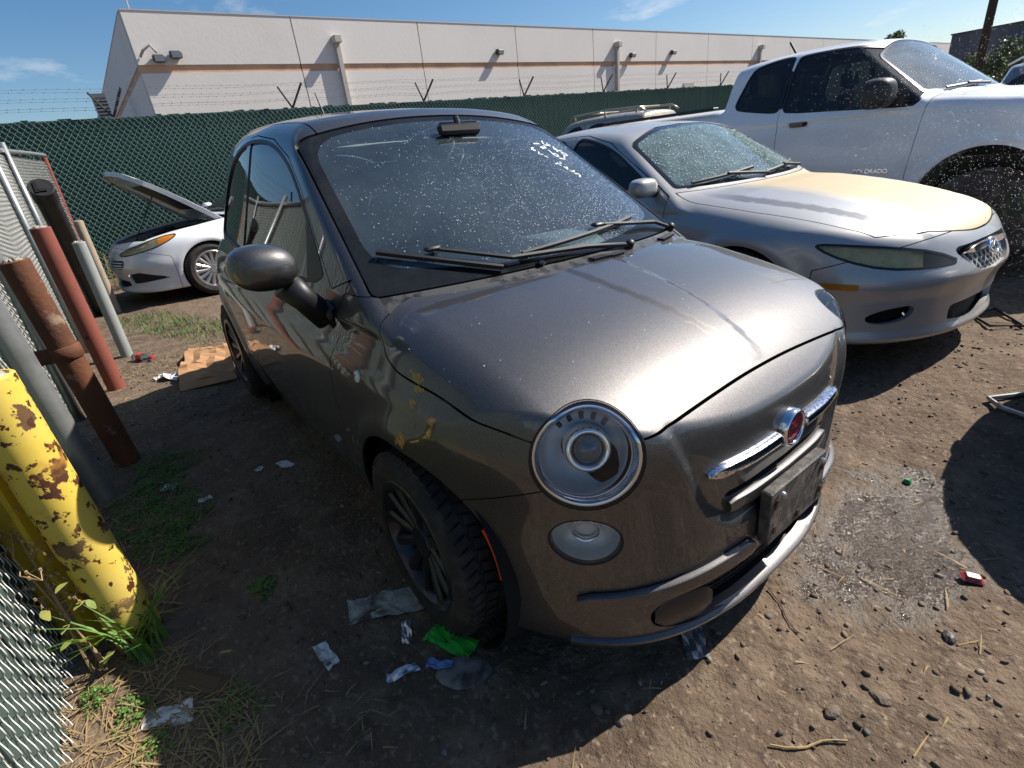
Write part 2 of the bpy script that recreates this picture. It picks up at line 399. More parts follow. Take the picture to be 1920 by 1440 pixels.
mat('scrape_yellow', (.50, .30, .06), .6, noise=[(120, 4, .5, .6, (.22, .15, .06))])
# ------------------------------------------------------------------ setting: ground, warehouse, fences
def _hash(ix, iy, s): v = np.sin(ix * 127.1 + iy * 311.7 + s * 74.7) * 43758.5453; return v - np.floor(v)
def vnoise(x, y, s=0):
    ix, iy = np.floor(x), np.floor(y); fx, fy = x - ix, y - iy; fx = fx * fx * (3 - 2 * fx); fy = fy * fy * (3 - 2 * fy)
    a, b, c, d = _hash(ix, iy, s), _hash(ix + 1, iy, s), _hash(ix, iy + 1, s), _hash(ix + 1, iy + 1, s)
    return (a * (1 - fx) + b * fx) * (1 - fy) + (c * (1 - fx) + d * fx) * fy - .5
def ground_base(x, y):
    x, y = np.asarray(x, float), np.asarray(y, float)
    dx = np.maximum(np.maximum(-2.6 - x, x - .5), 0); dy = np.maximum(np.maximum(-2.4 - y, y - .9), 0)
    t = np.clip(1 - np.hypot(dx, dy) / 1.6, 0, 1); t = t * t * (3 - 2 * t)
    return -(.03464 * x + .02706 * y) / .99903 * t
def ground_h(x, y):
    x, y = np.asarray(x, float), np.asarray(y, float)
    r = np.hypot(x - .6, y); fade = np.clip(1.5 - r / 16, .15, 1)
    n = .030 * vnoise(x * 1.3, y * 1.3, 1) + .022 * vnoise(x * 4, y * 4, 2) + .013 * vnoise(x * 11, y * 11, 3) + .009 * vnoise(x * 27, y * 27, 4) + .006 * vnoise(x * 60, y * 60, 5)
    pud = np.exp(-(((x - .80) / .22) ** 2 + ((y - .62) / .42) ** 2))
    return ground_base(x, y) + n * fade * (1 - .75 * pud) - .016 * pud - .006
def _gax(c, n, A, k): t = np.linspace(-1, 1, n); return c + A * np.sinh(k * t) / np.sinh(k)
gx, gy = _gax(.55, 440, 420, 8.2), _gax(.1, 440, 420, 8.2); X_, Y_ = np.meshgrid(gx, gy, indexing='ij')
V_ = np.stack([X_, Y_, ground_h(X_, Y_)], -1).reshape(-1, 3); ii = (np.arange(439)[:, None] * 440 + np.arange(439)[None]).ravel()
def dirt_material():
    m = mat('dirt', (.15, .112, .078), .95); n, l = m.node_tree.nodes, m.node_tree.links; b = n['Principled BSDF']
    tc = n[m['tc']]
    def noise(s, d=5, r=.6):
        t = n.new('ShaderNodeTexNoise'); t.inputs['Scale'].default_value = s; t.inputs['Detail'].default_value = d; t.inputs['Roughness'].default_value = r; l.new(tc.outputs['Object'], t.inputs['Vector']); return t.outputs['Fac']
    def ramp(f, lo, hi):
        r = n.new('ShaderNodeMapRange'); r.inputs[1].default_value = lo; r.inputs[2].default_value = hi; l.new(f, r.inputs[0]); return r.outputs[0]
    def mixc(f, a, c):
        x = n.new('ShaderNodeMix'); x.data_type = 'RGBA'; l.new(f, x.inputs[0])
        if isinstance(a, tuple): x.inputs[6].default_value = (*a, 1)
        else: l.new(a, x.inputs[6])
        x.inputs[7].default_value = (*c, 1); return x.outputs[2]
    def math_(op, a, c):
        x = n.new('ShaderNodeMath'); x.operation = op; x.use_clamp = op in ('ADD', 'MULTIPLY', 'SUBTRACT')
        for i, v in enumerate((a, c)):
            if isinstance(v, (int, float)): x.inputs[i].default_value = v
            else: l.new(v, x.inputs[i])
        return x.outputs[0]
    c = mixc(ramp(noise(.9, 6), .38, .62), (.140, .096, .061), (.078, .053, .035))
    c = mixc(ramp(noise(7, 6), .45, .68), c, (.185, .132, .087))
    c = mixc(ramp(noise(45, 4), .56, .70), c, (.25, .19, .135))
    c = mixc(ramp(noise(26, 4), .60, .72), c, (.06, .045, .034))
    # damp patch with its own ragged outline, in front of the small car
    sp = n.new('ShaderNodeSeparateXYZ'); l.new(tc.outputs['Object'], sp.inputs[0])
    ex = math_('DIVIDE', math_('SUBTRACT', sp.outputs[0], .80), .34); 
    for q in n:
        if q.type == 'MATH' and q.operation == 'SUBTRACT': q.use_clamp = False
    ey = n.new('ShaderNodeMath'); ey.operation = 'SUBTRACT'; ey.inputs[1].default_value = .62; l.new(sp.outputs[1], ey.inputs[0])
    ey2 = math_('DIVIDE', ey.outputs[0], .62)
    d2 = n.new('ShaderNodeMath'); d2.operation = 'ADD'
    m1 = n.new('ShaderNodeMath'); m1.operation = 'MULTIPLY'; l.new(ex, m1.inputs[0]); l.new(ex, m1.inputs[1])
    m2 = n.new('ShaderNodeMath'); m2.operation = 'MULTIPLY'; l.new(ey2, m2.inputs[0]); l.new(ey2, m2.inputs[1])
    l.new(m1.outputs[0], d2.inputs[0]); l.new(m2.outputs[0], d2.inputs[1])
    d3 = n.new('ShaderNodeMath'); d3.operation = 'ADD'; l.new(d2.outputs[0], d3.inputs[0])
    nz = n.new('ShaderNodeMath'); nz.operation = 'MULTIPLY_ADD'; nz.inputs[1].default_value = 2.6; nz.inputs[2].default_value = -1.3; l.new(noise(6, 6, .65), nz.inputs[0]); l.new(nz.outputs[0], d3.inputs[1])
    wet = n.new('ShaderNodeMapRange'); wet.inputs[1].default_value = .85; wet.inputs[2].default_value = .30; l.new(d3.outputs[0], wet.inputs[0])
    c = mixc(math_('MULTIPLY', wet.outputs[0], .9), c, (.042, .028, .018))
    l.new(c, b.inputs['Base Color'])
    rg = n.new('ShaderNodeMapRange'); rg.inputs[3].default_value = .95; rg.inputs[4].default_value = .11; l.new(wet.outputs[0], rg.inputs[0]); l.new(rg.outputs[0], b.inputs['Roughness'])
    prev = None
    for (s, st, di) in ((22, .55, .03), (75, .6, .012), (240, .45, .004)):
        bp = n.new('ShaderNodeBump'); bp.inputs['Strength'].default_value = st; bp.inputs['Distance'].default_value = di; l.new(noise(s, 4), bp.inputs['Height'])
        if prev: l.new(prev, bp.inputs['Normal'])
        prev = bp.outputs[0]
    l.new(prev, b.inputs['Normal'])
dirt_material()
tag(ob('ground', to_mesh('ground', V_, np.stack([ii, ii + 440, ii + 441, ii + 1], 1)), 'dirt'), kind='structure')

# --- warehouse
mat('stucco', (.78, .735, .685), .92, noise=[(.5, 5, .4, .7, (.73, .69, .64)), (.12, 3, .45, .6, (.80, .755, .70))], bump=(6, .12, .03))
mat('accent_band', (.66, .42, .28), .9, noise=[(.8, 4, .4, .7, (.50, .31, .20))])
mat('joint', (.09, .075, .06), .95); mat('cap_metal', (.55, .53, .50), .5, .3); mat('fixture', (.04, .038, .036), .5); mat('fixture_glass', (.55, .60, .66), .15, coat=.5)
mat('pipe_paint', (.47, .44, .40), .7); mat('slate_wall', (.10, .11, .13), .9, noise=[(.6, 4, .4, .7, (.13, .14, .16))])
wh = empty('warehouse', None, 'long beige warehouse with an orange stripe and panel joints behind the green fence', 'building')
PW, WX, WY0, WH = 6.37, -26.0, 2.18, 7.58
def slab(name, c, d, m, parent, bev=0): b = MB(); b.box(c, d, bev=bev); return b.build(name, m, parent)
up_me = lo_me = bd_me = None
for k in range(15):
    yc = WY0 + (k + .5) * PW
    for (nm, z0, z1, xo, m_) in (('wall_panel', 5.79, WH, 0, 'stucco'), ('wall_panel', 0, 5.50, 0, 'stucco'), ('accent_strip', 5.50, 5.79, -.05, 'accent_band')):
        slab(nm, (WX - .15 + xo, yc, (z0 + z1) / 2), (.3, PW - .05, z1 - z0 - .002), m_, wh)
    slab('coping', (WX - .15, yc, WH + .02), (.34, PW - .02, .04), 'cap_metal', wh)
slab('wall_core', (WX - .35, WY0 + 7.5 * PW, 3.7), (.2, 15 * PW - .3, 7.4), 'joint', wh)
for k in range(6):
    xc = WX - .3 - (k + .5) * PW
    for (nm, z0, z1, yo, m_) in (('wall_panel', 5.79, WH, 0, 'stucco'), ('wall_panel', 0, 5.50, 0, 'stucco'), ('accent_strip', 5.50, 5.79, .05, 'accent_band')):
        slab(nm, (xc, WY0 + .15 + yo, (z0 + z1) / 2), (PW - .05, .3, z1 - z0 - .002), m_, wh)
    slab('coping', (xc, WY0 + .15, WH + .02), (PW - .02, .34, .04), 'cap_metal', wh)
for (y, z) in ((3.58, 6.11), (2.95, 5.98), (19.9, 6.27), (31.3, 6.13), (35.8, 6.30)):
    f = MB(); f.box((WX + .16, y, z), (.32, .42, .26), Matrix.Rotation(.25, 3, 'Y'), bev=.05); fo = f.build('wall_light', 'fixture', wh)
    f = MB(); f.box((WX + .325, y, z - .03), (.03, .34, .18), Matrix.Rotation(.25, 3, 'Y')); f.build('light_lens', 'fixture_glass', fo)
for y in (10.4, 29.8, 47.9, 66.):
    f = MB(); f.box((WX + .12, y, 3.3), (.22, .20, 6.6)); f.box((WX + .22, y, 6.72), (.44, .34, .30), None, (1.0, 1.0), .02); f.build('downspout', 'pipe_paint', wh)
f = MB(); f.tube([(WX + .05, 2.35, 6.05), (WX + .25, 2.5, 6.25), (WX + .3, 2.75, 6.4), (WX + .1, 2.95, 6.2)], .05, 6); f.build('camera_bracket', 'pipe_paint', wh)
slab('loading_door', (WX + .02, 38.0, 2.2), (.06, 1.3, 4.3), 'pipe_paint', wh)
f = MB(); f.tube([(WX - .5, 2.6, WH), (WX - .5, 2.6, WH + 3.2)], .03, 6); f.build('roof_mast', 'cap_metal', wh)
lv = empty('louvre_unit', None, 'grey louvred metal unit standing left of the warehouse corner above the fence', 'vent unit')
slab('case', (-32.3, .92, 2.85), (.5, .55, 5.6), 'cap_metal', lv)
for k in range(6): b = MB(); b.box((-32.02, .92, 4.75 + k * .14), (.05, .50, .03), Matrix.Rotation(.6, 3, 'Y')); b.build('louvre', 'fixture', lv)
db = empty('dark_building', None, 'dark slate building beyond the far right end of the warehouse', 'building')
slab('wall', (40, 86, 3.65), (123.0, 12, 7.3), 'slate_wall', db); slab('coping', (40, 80.0, 7.36), (123.2, .4, .12), 'fixture', db)

# --- chain-link fences with slats
mat('slat_green', (.012, .050, .036), .55, noise=[(3, 3, .4, .7, (.010, .040, .030))])
mat('slat_grey', (.055, .092, .078), .55, noise=[(4, 4, .4, .7, (.06, .08, .072))])
mat('wire_green', (.20, .31, .265), .45, .2); mat('wire_galv', (.60, .58, .54), .5, .25); mat('galv', (.36, .37, .37), .42, .6, noise=[(12, 4, .4, .7, (.28, .29, .29))])
mat('post_dark', (.05, .045, .04), .7); mat('barb', (.24, .22, .21), .6, .4)
def link_wires(L, H, dw, dh, r, amp, sides=3, sub=1):
    """woven diamonds over a length L (along u) and height H; returns V (u, out, z), F"""
    n = int(L / dw); rows = int(H / dh); V = []; Fs = []; an = np.arange(sides) * 2 * np.pi / sides; k = 0
    t = np.arange(rows * 2 * sub + 1) / sub; fr = t % 2; tri = np.where(fr <= 1, fr, 2 - fr)
    if sub > 1: tri = .5 - .5 * np.cos(np.pi * tri); tri = .55 * tri + .45 * np.where(fr <= 1, fr, 2 - fr)
    for i in range(n + 1):
        for s in (1, -1):
            p = np.stack([i * dw + s * tri * dw / 2, amp * s * np.cos(np.pi * t), t * dh / 2], 1)
            ring = np.stack([np.cos(an) * r, np.sin(an) * r, np.zeros(sides)], 1)
            V.append((p[:, None, :] + ring[None]).reshape(-1, 3)); m_ = np.arange(len(p) - 1)[:, None] * sides
            a_ = m_ + np.arange(sides)[None]; b_ = m_ + (np.arange(sides)[None] + 1) % sides
            Fs.append(k + np.stack([a_, b_, b_ + sides, a_ + sides], -1).reshape(-1, 4)); k += len(p) * sides
    return np.concatenate(V), np.concatenate(Fs)
FX, FH = -10.6, 2.53
bf = empty('back_fence', Matrix.Translation((FX, 0, 0)), 'tall green slatted chain-link fence with barbed wire in front of the warehouse', 'fence')
sl = MB(); sl.box((0, 0, FH / 2), (.006, .0945, FH)); sl_me = to_mesh('slat', sl.V, sl.F, smooth=False)
PITCH = .092; ns = int((22 + 3.2) / PITCH)
for k in range(ns):
    o = ob('slat', sl_me, 'slat_green', bf); o.location = (rnd.uniform(-.004, .004), -3.2 + k * PITCH, rnd.uniform(-.03, .02)); o.rotation_euler = (rnd.uniform(-.0008, .0008), 0, rnd.uniform(-.07, .07))
Vw, Fw = link_wires(25.2, FH + .02, PITCH, .115, .0052, .008)
Vw = np.stack([Vw[:, 1] + .012, -3.2 + Vw[:, 0] - PITCH / 2, Vw[:, 2]], 1); tag(ob('chain_link', to_mesh('chain_link', Vw, Fw, smooth=False), 'wire_green', bf), kind='stuff')
for k in range(9):
    y = -3.4 + 3.02 * k + .02
    p = MB(); p.tube([(-.05, y, 0), (-.05, y, FH + .02)], .03, 8); po = p.build('post', 'post_dark', bf)
    p = MB(); p.tube([(-.05, y, FH), (.10, y - .24, FH + .36)], .018, 5); p.tube([(-.05, y, FH), (.10, y + .24, FH + .42)], .022, 5); p.build('barb_arm', 'post_dark', po)
mat_b = MB(); mat_b.tube([(-.02, -3.3, FH - .02), (-.02, 21.5, FH - .02)], .02, 6); mat_b.build('top_rail', 'post_dark', bf)
for q in range(6):
    s = -1 if q < 3 else 1; t = (q % 3 + 1) / 3.2
    b = MB(); yy = np.arange(-3.4, 21.4, .755); zz = FH + .40 * t + .012 * np.sin(yy * 3) ; b.tube(np.stack([.15 * t + .0 * yy + (.02 if s > 0 else -.02), yy + s * .25 * t, zz + (.03 if s > 0 else 0)], 1), .0020, 3)
    for y in np.arange(-3.3, 21, .14): b.box((.15 * t + (.02 if s > 0 else -.02), y + s * .25 * t, FH + .40 * t + .012 * math.sin(y * 3) + (.03 if s > 0 else 0)), (.003, .006, .026), Matrix.Rotation(y * 7, 3, 'X'))
    b.build('barbed_wire', 'barb', bf)
# left fence: nearer, galvanised, dull grey-green slats
def lf_y(x): return -1.745 + .30 * max(0., (-6.2 - x) / 2.5) ** 1.6
lf = empty('side_fence', None, 'low galvanised chain-link fence with grey-green slats along the left edge', 'fence')
LH = 1.86
sl = MB(); sl.box((0, 0, LH / 2), (.050, .005, LH)); sl_me2 = to_mesh('slat', sl.V, sl.F, smooth=False)
P2 = .060
for k in range(158):
    x = .95 - k * P2; o = ob('slat', sl_me2, 'slat_grey', lf); o.location = (x, lf_y(x) - .004, float(ground_base(x, -1.74)) + .03 + rnd.uniform(-.03, .02)); o.rotation_euler = (0, rnd.uniform(-.008, .008), rnd.uniform(-.2, .2))
Vw, Fw = link_wires(9.5, LH, P2, .068, .0016, .0075, sides=4, sub=3)
xw_ = .95 - Vw[:, 0]; yv_ = np.array([lf_y(q) for q in xw_]); Vw = np.stack([xw_, yv_ + Vw[:, 1] + .010, Vw[:, 2] + ground_base(xw_, np.full(len(xw_), -1.74)) + .02], 1)
tag(ob('chain_link', to_mesh('chain_link', Vw, Fw, smooth=True), 'wire_galv', lf), kind='stuff')
b = MB(); b.tube([(x, lf_y(x) + .02, float(ground_base(x, -1.74)) + LH + .04 - .03 * math.sin((x + 7) * 1.1)) for x in np.linspace(.9, -8.65, 30)], .024, 10); b.build('top_rail', 'galv', lf, smooth=True)
for x in (-2.75, -5.15, -6.55): b = MB(); z0 = float(ground_base(x, -1.7)); b.tube([(x, lf_y(x) + .045, z0 - .05), (x, lf_y(x) + .045, z0 + LH + .10)], .028, 12); b.build('post', 'galv', lf, smooth=True)
# ------------------------------------------------------------------ hero car: small grey hatchback
G3 = Matrix(((0.9993998, -0.0009381, 0.0346302), (-0.0, 0.9996333, 0.0270794), (-0.034643, -0.0270631, 0.9990333)))
def wheel(parent, c, side, R, Wd, rim_r, spokes, rim_mat, lugs=56, dish=.02, style='multi'):
    """parts tyre (> tread) and rim; axis along y, outer face towards side*y"""
    y = lambda v: side * v
    root = empty('wheel'); root.parent = parent; root.location = c
    prof = [(rim_r, -.5), (rim_r + .012, -.52), (R * .86, -.56), (R * .955, -.49), (R * .985, -.42), (R * .99, 0), (R * .985, .42), (R * .955, .49), (R * .86, .56), (rim_r + .012, .52), (rim_r, .5)]
    t = MB(); t.lathe([(r, h * Wd) for r, h in prof], 56, (0, 1, 0)); ty = t.build('tyre', 'tyre', root, auto=35)
    tr = MB()
    for i in range(lugs):
        a = i * 2 * math.pi / lugs
        for (yy, ww, da) in ((-.36, .2, 0), (-.12, .17, .5), (.12, .17, 0), (.36, .2, .5)):
            b = a + da * 2 * math.pi / lugs
            rot = Matrix.Rotation(-b, 3, 'Y') @ Matrix.Rotation(.3 if yy * da == 0 else -.3, 3, 'X')
            tr.box((math.cos(b) * R * .993, yy * Wd, math.sin(b) * R * .993), (.014, ww * Wd, 2 * math.pi * R / lugs * .72), rot)
    tr.build('tread', 'tyre', ty)
    r = MB(); o = side
    r.lathe([(rim_r + .012, o * .52 * Wd), (rim_r + .008, o * .535 * Wd), (rim_r - .008, o * .53 * Wd), (rim_r - .02, o * .40 * Wd), (rim_r - .03, o * .1 * Wd), (rim_r - .03, -o * .45 * Wd)], 48, (0, 1, 0))
    r.lathe([(.055, o * (.5 * Wd - dish)), (.05, o * (.5 * Wd - dish + .012)), (.0, o * (.5 * Wd - dish + .014))], 20, (0, 1, 0))
    r.lathe([(.085, o * (.30 * Wd)), (.055, o * (.5 * Wd - dish))], 20, (0, 1, 0))
    r.lathe([(rim_r - .03, o * .05 * Wd), (.0, o * .05 * Wd)], 32, (0, 1, 0))
    for i in range(spokes):
        a = i * 2 * math.pi / spokes
        for da in ((-.07, .07) if style == 'twin' else (0,)):
            b = a + da; ca, sa = math.cos(b), math.sin(b)
            wi, wo = (.017, .021) if spokes > 8 else (.028, .034)
            P = []
            for (rr, hw, ht, dp) in ((.05, wi, .5 * Wd - dish, .03), (rim_r * .6, (wi + wo) / 2 * .9, .5 * Wd - dish * .5 - .004, .025), (rim_r - .008, wo, .5 * Wd - .012, .03)):
                for (sw, hh) in ((-1, 0), (-.45, .008), (.45, .008), (1, 0), (1, -dp), (-1, -dp)):
                    P.append((rr * ca - sw * hw * sa, o * (ht + hh), rr * sa + sw * hw * ca))
            Fs = []
            for k in range(2):
                for j in range(6): Fs.append((k * 6 + j, k * 6 + (j + 1) % 6, k * 6 + 6 + (j + 1) % 6, k * 6 + 6 + j))
            r.add(P, Fs)
    r.build('rim', rim_mat, root, auto=30)
    return root

def make_seat(parent, c, m, headm=None, s=1.0):
    b = MB(); b.box((.02, 0, .10), (.50 * s, .50 * s, .16), None, (.92, .95), .05)
    b.box((-.25, 0, .46), (.15, .48 * s, .62), Matrix.Rotation(-.22, 3, 'Y'), (.8, .84), .06)
    o = b.build('seat', m, parent, auto=50); o.location = c
    h = MB(); h.box((-.335, 0, .86), (.10, .27, .19), Matrix.Rotation(-.2, 3, 'Y'), (.9, .85), .045)
    h.tube([(-.32, -.06, .7), (-.335, -.06, .8)], .008); h.tube([(-.32, .06, .7), (-.335, .06, .8)], .008)
    q = h.build('headrest', headm or m, parent, auto=50); q.location = c
    return o

# --- body surface
_ZT = curve([(.95, .50), (.80, .635), (.70, .700), (.648, .745), (.578, .80), (.45, .870), (.30, .920), (.1, .960), (-.05, .983), (-.3, .992), (-.7, 1.0), (-2.0, 1.0), (-2.5, .98), (-2.9, .94)], .02)
_CR = curve([(0, 0), (.2, .001), (.4, .007), (.55, .017), (.65, .030), (.75, .055), (.85, .10)], .02)
_SP = curve([(-.3, .115), (-.05, .108), (.1, .098), (.3, .072), (.5, .036), (.6, .02)], .02)
_W = curve([(.9, .66), (.7, .715), (.5, .757), (.3, .785), (0, .80), (-.4, .793), (-1.2, .797), (-2.0, .803), (-2.3, .806), (-2.6, .79), (-2.9, .73)], .05)
_SL = curve([(.1, -.075), (.2, -.05), (.3, -.022), (.45, -.004), (.60, .003), (.70, .002), (.765, -.006), (.79, -.014), (.82, -.032), (.90, -.058), (.97, -.085), (1.06, -.125)], .008)
_XF = curve([(.10, .645), (.16, .682), (.20, .698), (.25, .702), (.36, .698), (.45, .692), (.52, .686), (.58, .683), (.66, .680), (.70, .675), (.745, .664), (.80, .64), (.85, .61)], .010)
_SX = curve([(.1, 1.0), (.45, .98), (.55, .95), (.65, .86), (.75, .76), (.85, .70), (1.0, .66)], .03)
_DX = curve([(0, 0), (.15, -.004), (.3, -.026), (.4, -.055), (.5, -.105), (.55, -.142), (.60, -.192), (.65, -.258), (.70, -.345), (.75, -.47), (.80, -.68), (.9, -1.3)], .015)
_XR = curve([(.1, -2.74), (.3, -2.82), (.5, -2.845), (.65, -2.82), (.8, -2.78), (1.0, -2.72), (1.2, -2.62)], .02)
_DR = curve([(0, 0), (.3, .02), (.5, .07), (.62, .14), (.7, .24), (.78, .42), (.9, .9)], .02)
_ZR = curve([(-.2, 1.30), (-.6, 1.452), (-.86, 1.502), (-1.1, 1.528), (-1.45, 1.545), (-1.8, 1.542), (-2.1, 1.515), (-2.4, 1.45), (-2.62, 1.33), (-2.9, 1.1)], .04)
_CG = curve([(0, 0), (.2, .005), (.35, .016), (.45, .028), (.52, .040), (.6, .058), (.7, .095)], .02)
_WG = curve([(-.1, .715), (-.3, .735), (-.8, .758), (-1.4, .755), (-2.0, .725), (-2.4, .675), (-2.8, .57)], .05)
def _flare(x, z, cx, cz=.295, r0=.375): r = np.sqrt((x - cx) ** 2 + (z - cz) ** 2); return .016 * np.exp(-((r - r0) / .045) ** 2)
HL_C, HL_N = np.array((.491, .577, .737)), np.array((.762, .575, .285)); HL_N = HL_N / np.linalg.norm(HL_N)
FG_C, FG_N = np.array((.5046, .5936, .516)), np.array((.69, .72, -.02)); FG_N = FG_N / np.linalg.norm(FG_N)
def fiat(P):
    x, z = P[:, 0], P[:, 2]; a = np.sqrt(P[:, 1] ** 2 + 1e-5)
    top = (z - (_ZT(x) - _CR(a) + .0055 * np.clip(.5 - (a - _SP(x)) / .026, 0, 1) * np.clip((.56 - x) / .08, 0, 1))) * .96
    side = a - (_W(x) + _SL(z) + _flare(x, z, 0.) + _flare(x, z, -2.3))
    dd = (_DX(a + .004) - _DX(a - .004)) / .008
    # recessed front plate between the lamps
    rec = sdpoly(a, z, _REC); recess = np.clip(.5 - rec / .045, 0, 1); recess = .017 * recess * recess * (3 - 2 * recess)
    sx = _SX(z); front = (x - (_XF(z) + _DX(a) * sx - recess)) / np.sqrt(1 + dd * dd * sx * sx)
    rear = (_XR(z) + _DR(a) - x) * .9
    low = smax(smax(smax(top, side, .095), front, .009), rear, .09)
    low = smax(low, .165 - z, .02)
    roof = (z - (_ZR(x) - _CG(a))) * .97
    gs = (a - (_WG(x) - .335 * (z - .98))) * .95
    wsx = -.08 - (z - .985) * 1.70 - .116 * (a / .62) ** 2.2
    ws = (x - wsx) * .507
    rr = (-2.70 + (z - 1.0) * .48 + .14 * (a / .6) ** 2.4 - x) * .88
    gh = smax(smax(smax(smax(roof, gs, .085), ws, .03), rr, .10), .90 - z, .03)
    f = smin(low, gh, .022)
    return f
_REC = smooth_poly([(-.45, .755), (.40, .735), (.345, .60), (.27, .50), (-.3, .485)], 1)
_REC = smooth_poly([(-.6, .90), (.47, .90), (.435, .80), (.40, .70), (.36, .60), (.31, .52), (.22, .468), (-.6, .455)], 1)

def lamp_r(V, C0, N0, k=1.0):
    q = np.stack([V[:, 0] - C0[0], np.abs(V[:, 1]) - C0[1], V[:, 2] - C0[2]], 1); h = q @ N0
    e2 = np.array((0, 0, 1.)) - N0 * N0[2]; e2 = e2 / np.linalg.norm(e2); v2 = (q @ e2) ** 2
    r = np.sqrt(np.maximum((q * q).sum(1) - h * h + v2 * (k * k - 1), 0)); return np.where(h < -.12, r + 1, r)
def front_x(f, y, z, x0=1.1, x1=.2):
    y, z = np.broadcast_arrays(np.asarray(y, float), np.asarray(z, float)); lo = np.full(y.shape, x1); hi = np.full(y.shape, x0)
    # march inwards from outside, then bisect
    xs = np.linspace(x0, x1, 120); hit = np.full(y.shape, x1); done = np.zeros(y.shape, bool)
    for q in xs:
        v = f(np.stack([np.full(y.shape, q), y, z], 1)); new = (v < 0) & ~done; hit[new] = q; done |= new
    lo = hit; hi = hit + (x0 - x1) / 119
    for _ in range(18):
        mid = (lo + hi) / 2; v = f(np.stack([mid, y, z], 1)); hi = np.where(v < 0, hi, mid); lo = np.where(v < 0, mid, lo)
    return np.stack([lo, y, z], 1)
def on_front(f, pts, off=0.0):
    p = np.array(pts, float); Q = front_x(f, p[:, 0], p[:, 1]); N = normal_at(f, Q); return Q + N * off, N

SCRIBBLE = [[(-0.748,0.368,1.356),(-0.751,0.388,1.355),(-0.752,0.406,1.354)],[(-0.782,0.449,1.364),(-0.768,0.439,1.358),(-0.756,0.433,1.351),(-0.748,0.436,1.346),(-0.751,0.456,1.345),(-0.756,0.472,1.345),(-0.744,0.462,1.34)],[(-0.77,0.462,1.355),(-0.76,0.464,1.349)],[(-0.742,0.42,1.345),(-0.729,0.419,1.338),(-0.725,0.42,1.335),(-0.723,0.407,1.336),(-0.716,0.39,1.334),(-0.724,0.388,1.34),(-0.731,0.404,1.341),(-0.723,0.407,1.336)],[(-0.746,0.484,1.337),(-0.732,0.475,1.331),(-0.723,0.469,1.326),(-0.718,0.482,1.321),(-0.72,0.511,1.317)],[(-0.733,0.484,1.33),(-0.718,0.482,1.321),(-0.706,0.471,1.316)],[(-0.708,0.42,1.325),(-0.688,0.421,1.314),(-0.673,0.418,1.305),(-0.666,0.425,1.3),(-0.667,0.443,1.298),(-0.679,0.447,1.304),(-0.686,0.437,1.31),(-0.683,0.421,1.31)],[(-0.7,0.489,1.309),(-0.708,0.508,1.31),(-0.699,0.519,1.303),(-0.687,0.515,1.296),(-0.688,0.496,1.301),(-0.7,0.489,1.309)],[(-0.681,0.49,1.298),(-0.661,0.471,1.289)],[(-0.653,0.432,1.291),(-0.651,0.449,1.288),(-0.65,0.467,1.284)],[(-0.709,0.32,1.339),(-0.716,0.338,1.341),(-0.7,0.317,1.334),(-0.694,0.321,1.33),(-0.697,0.335,1.33)],[(-0.686,0.343,1.323),(-0.67,0.329,1.315),(-0.667,0.352,1.311)],[(-0.657,0.35,1.305),(-0.654,0.358,1.302),(-0.646,0.359,1.298)],[(-0.604,0.365,1.272),(-0.613,0.387,1.274),(-0.593,0.388,1.262)],[(-0.624,0.408,1.278),(-0.609,0.403,1.27)],[(-0.59,0.4,1.259),(-0.569,0.402,1.246)],[(-0.59,0.417,1.256),(-0.575,0.407,1.249)],[(-0.562,0.41,1.241),(-0.557,0.42,1.237),(-0.567,0.44,1.24)],[(-0.546,0.421,1.23),(-0.546,0.442,1.227),(-0.535,0.443,1.22),(-0.524,0.426,1.216)]]
SCRAPES = [[(0.032, 0.866), (0.058, 0.863), (0.086, 0.864), (0.106, 0.852), (0.091, 0.842), (0.06, 0.845)], [(0.067, 0.824), (0.088, 0.84), (0.121, 0.835), (0.117, 0.826), (0.089, 0.82)], [(0.076, 0.793), (0.073, 0.805), (0.093, 0.806), (0.108, 0.803), (0.104, 0.795), (0.09, 0.792)], [(0.019, 0.651), (0.031, 0.694), (0.048, 0.714), (0.07, 0.707), (0.073, 0.69), (0.049, 0.655), (0.042, 0.675)]]
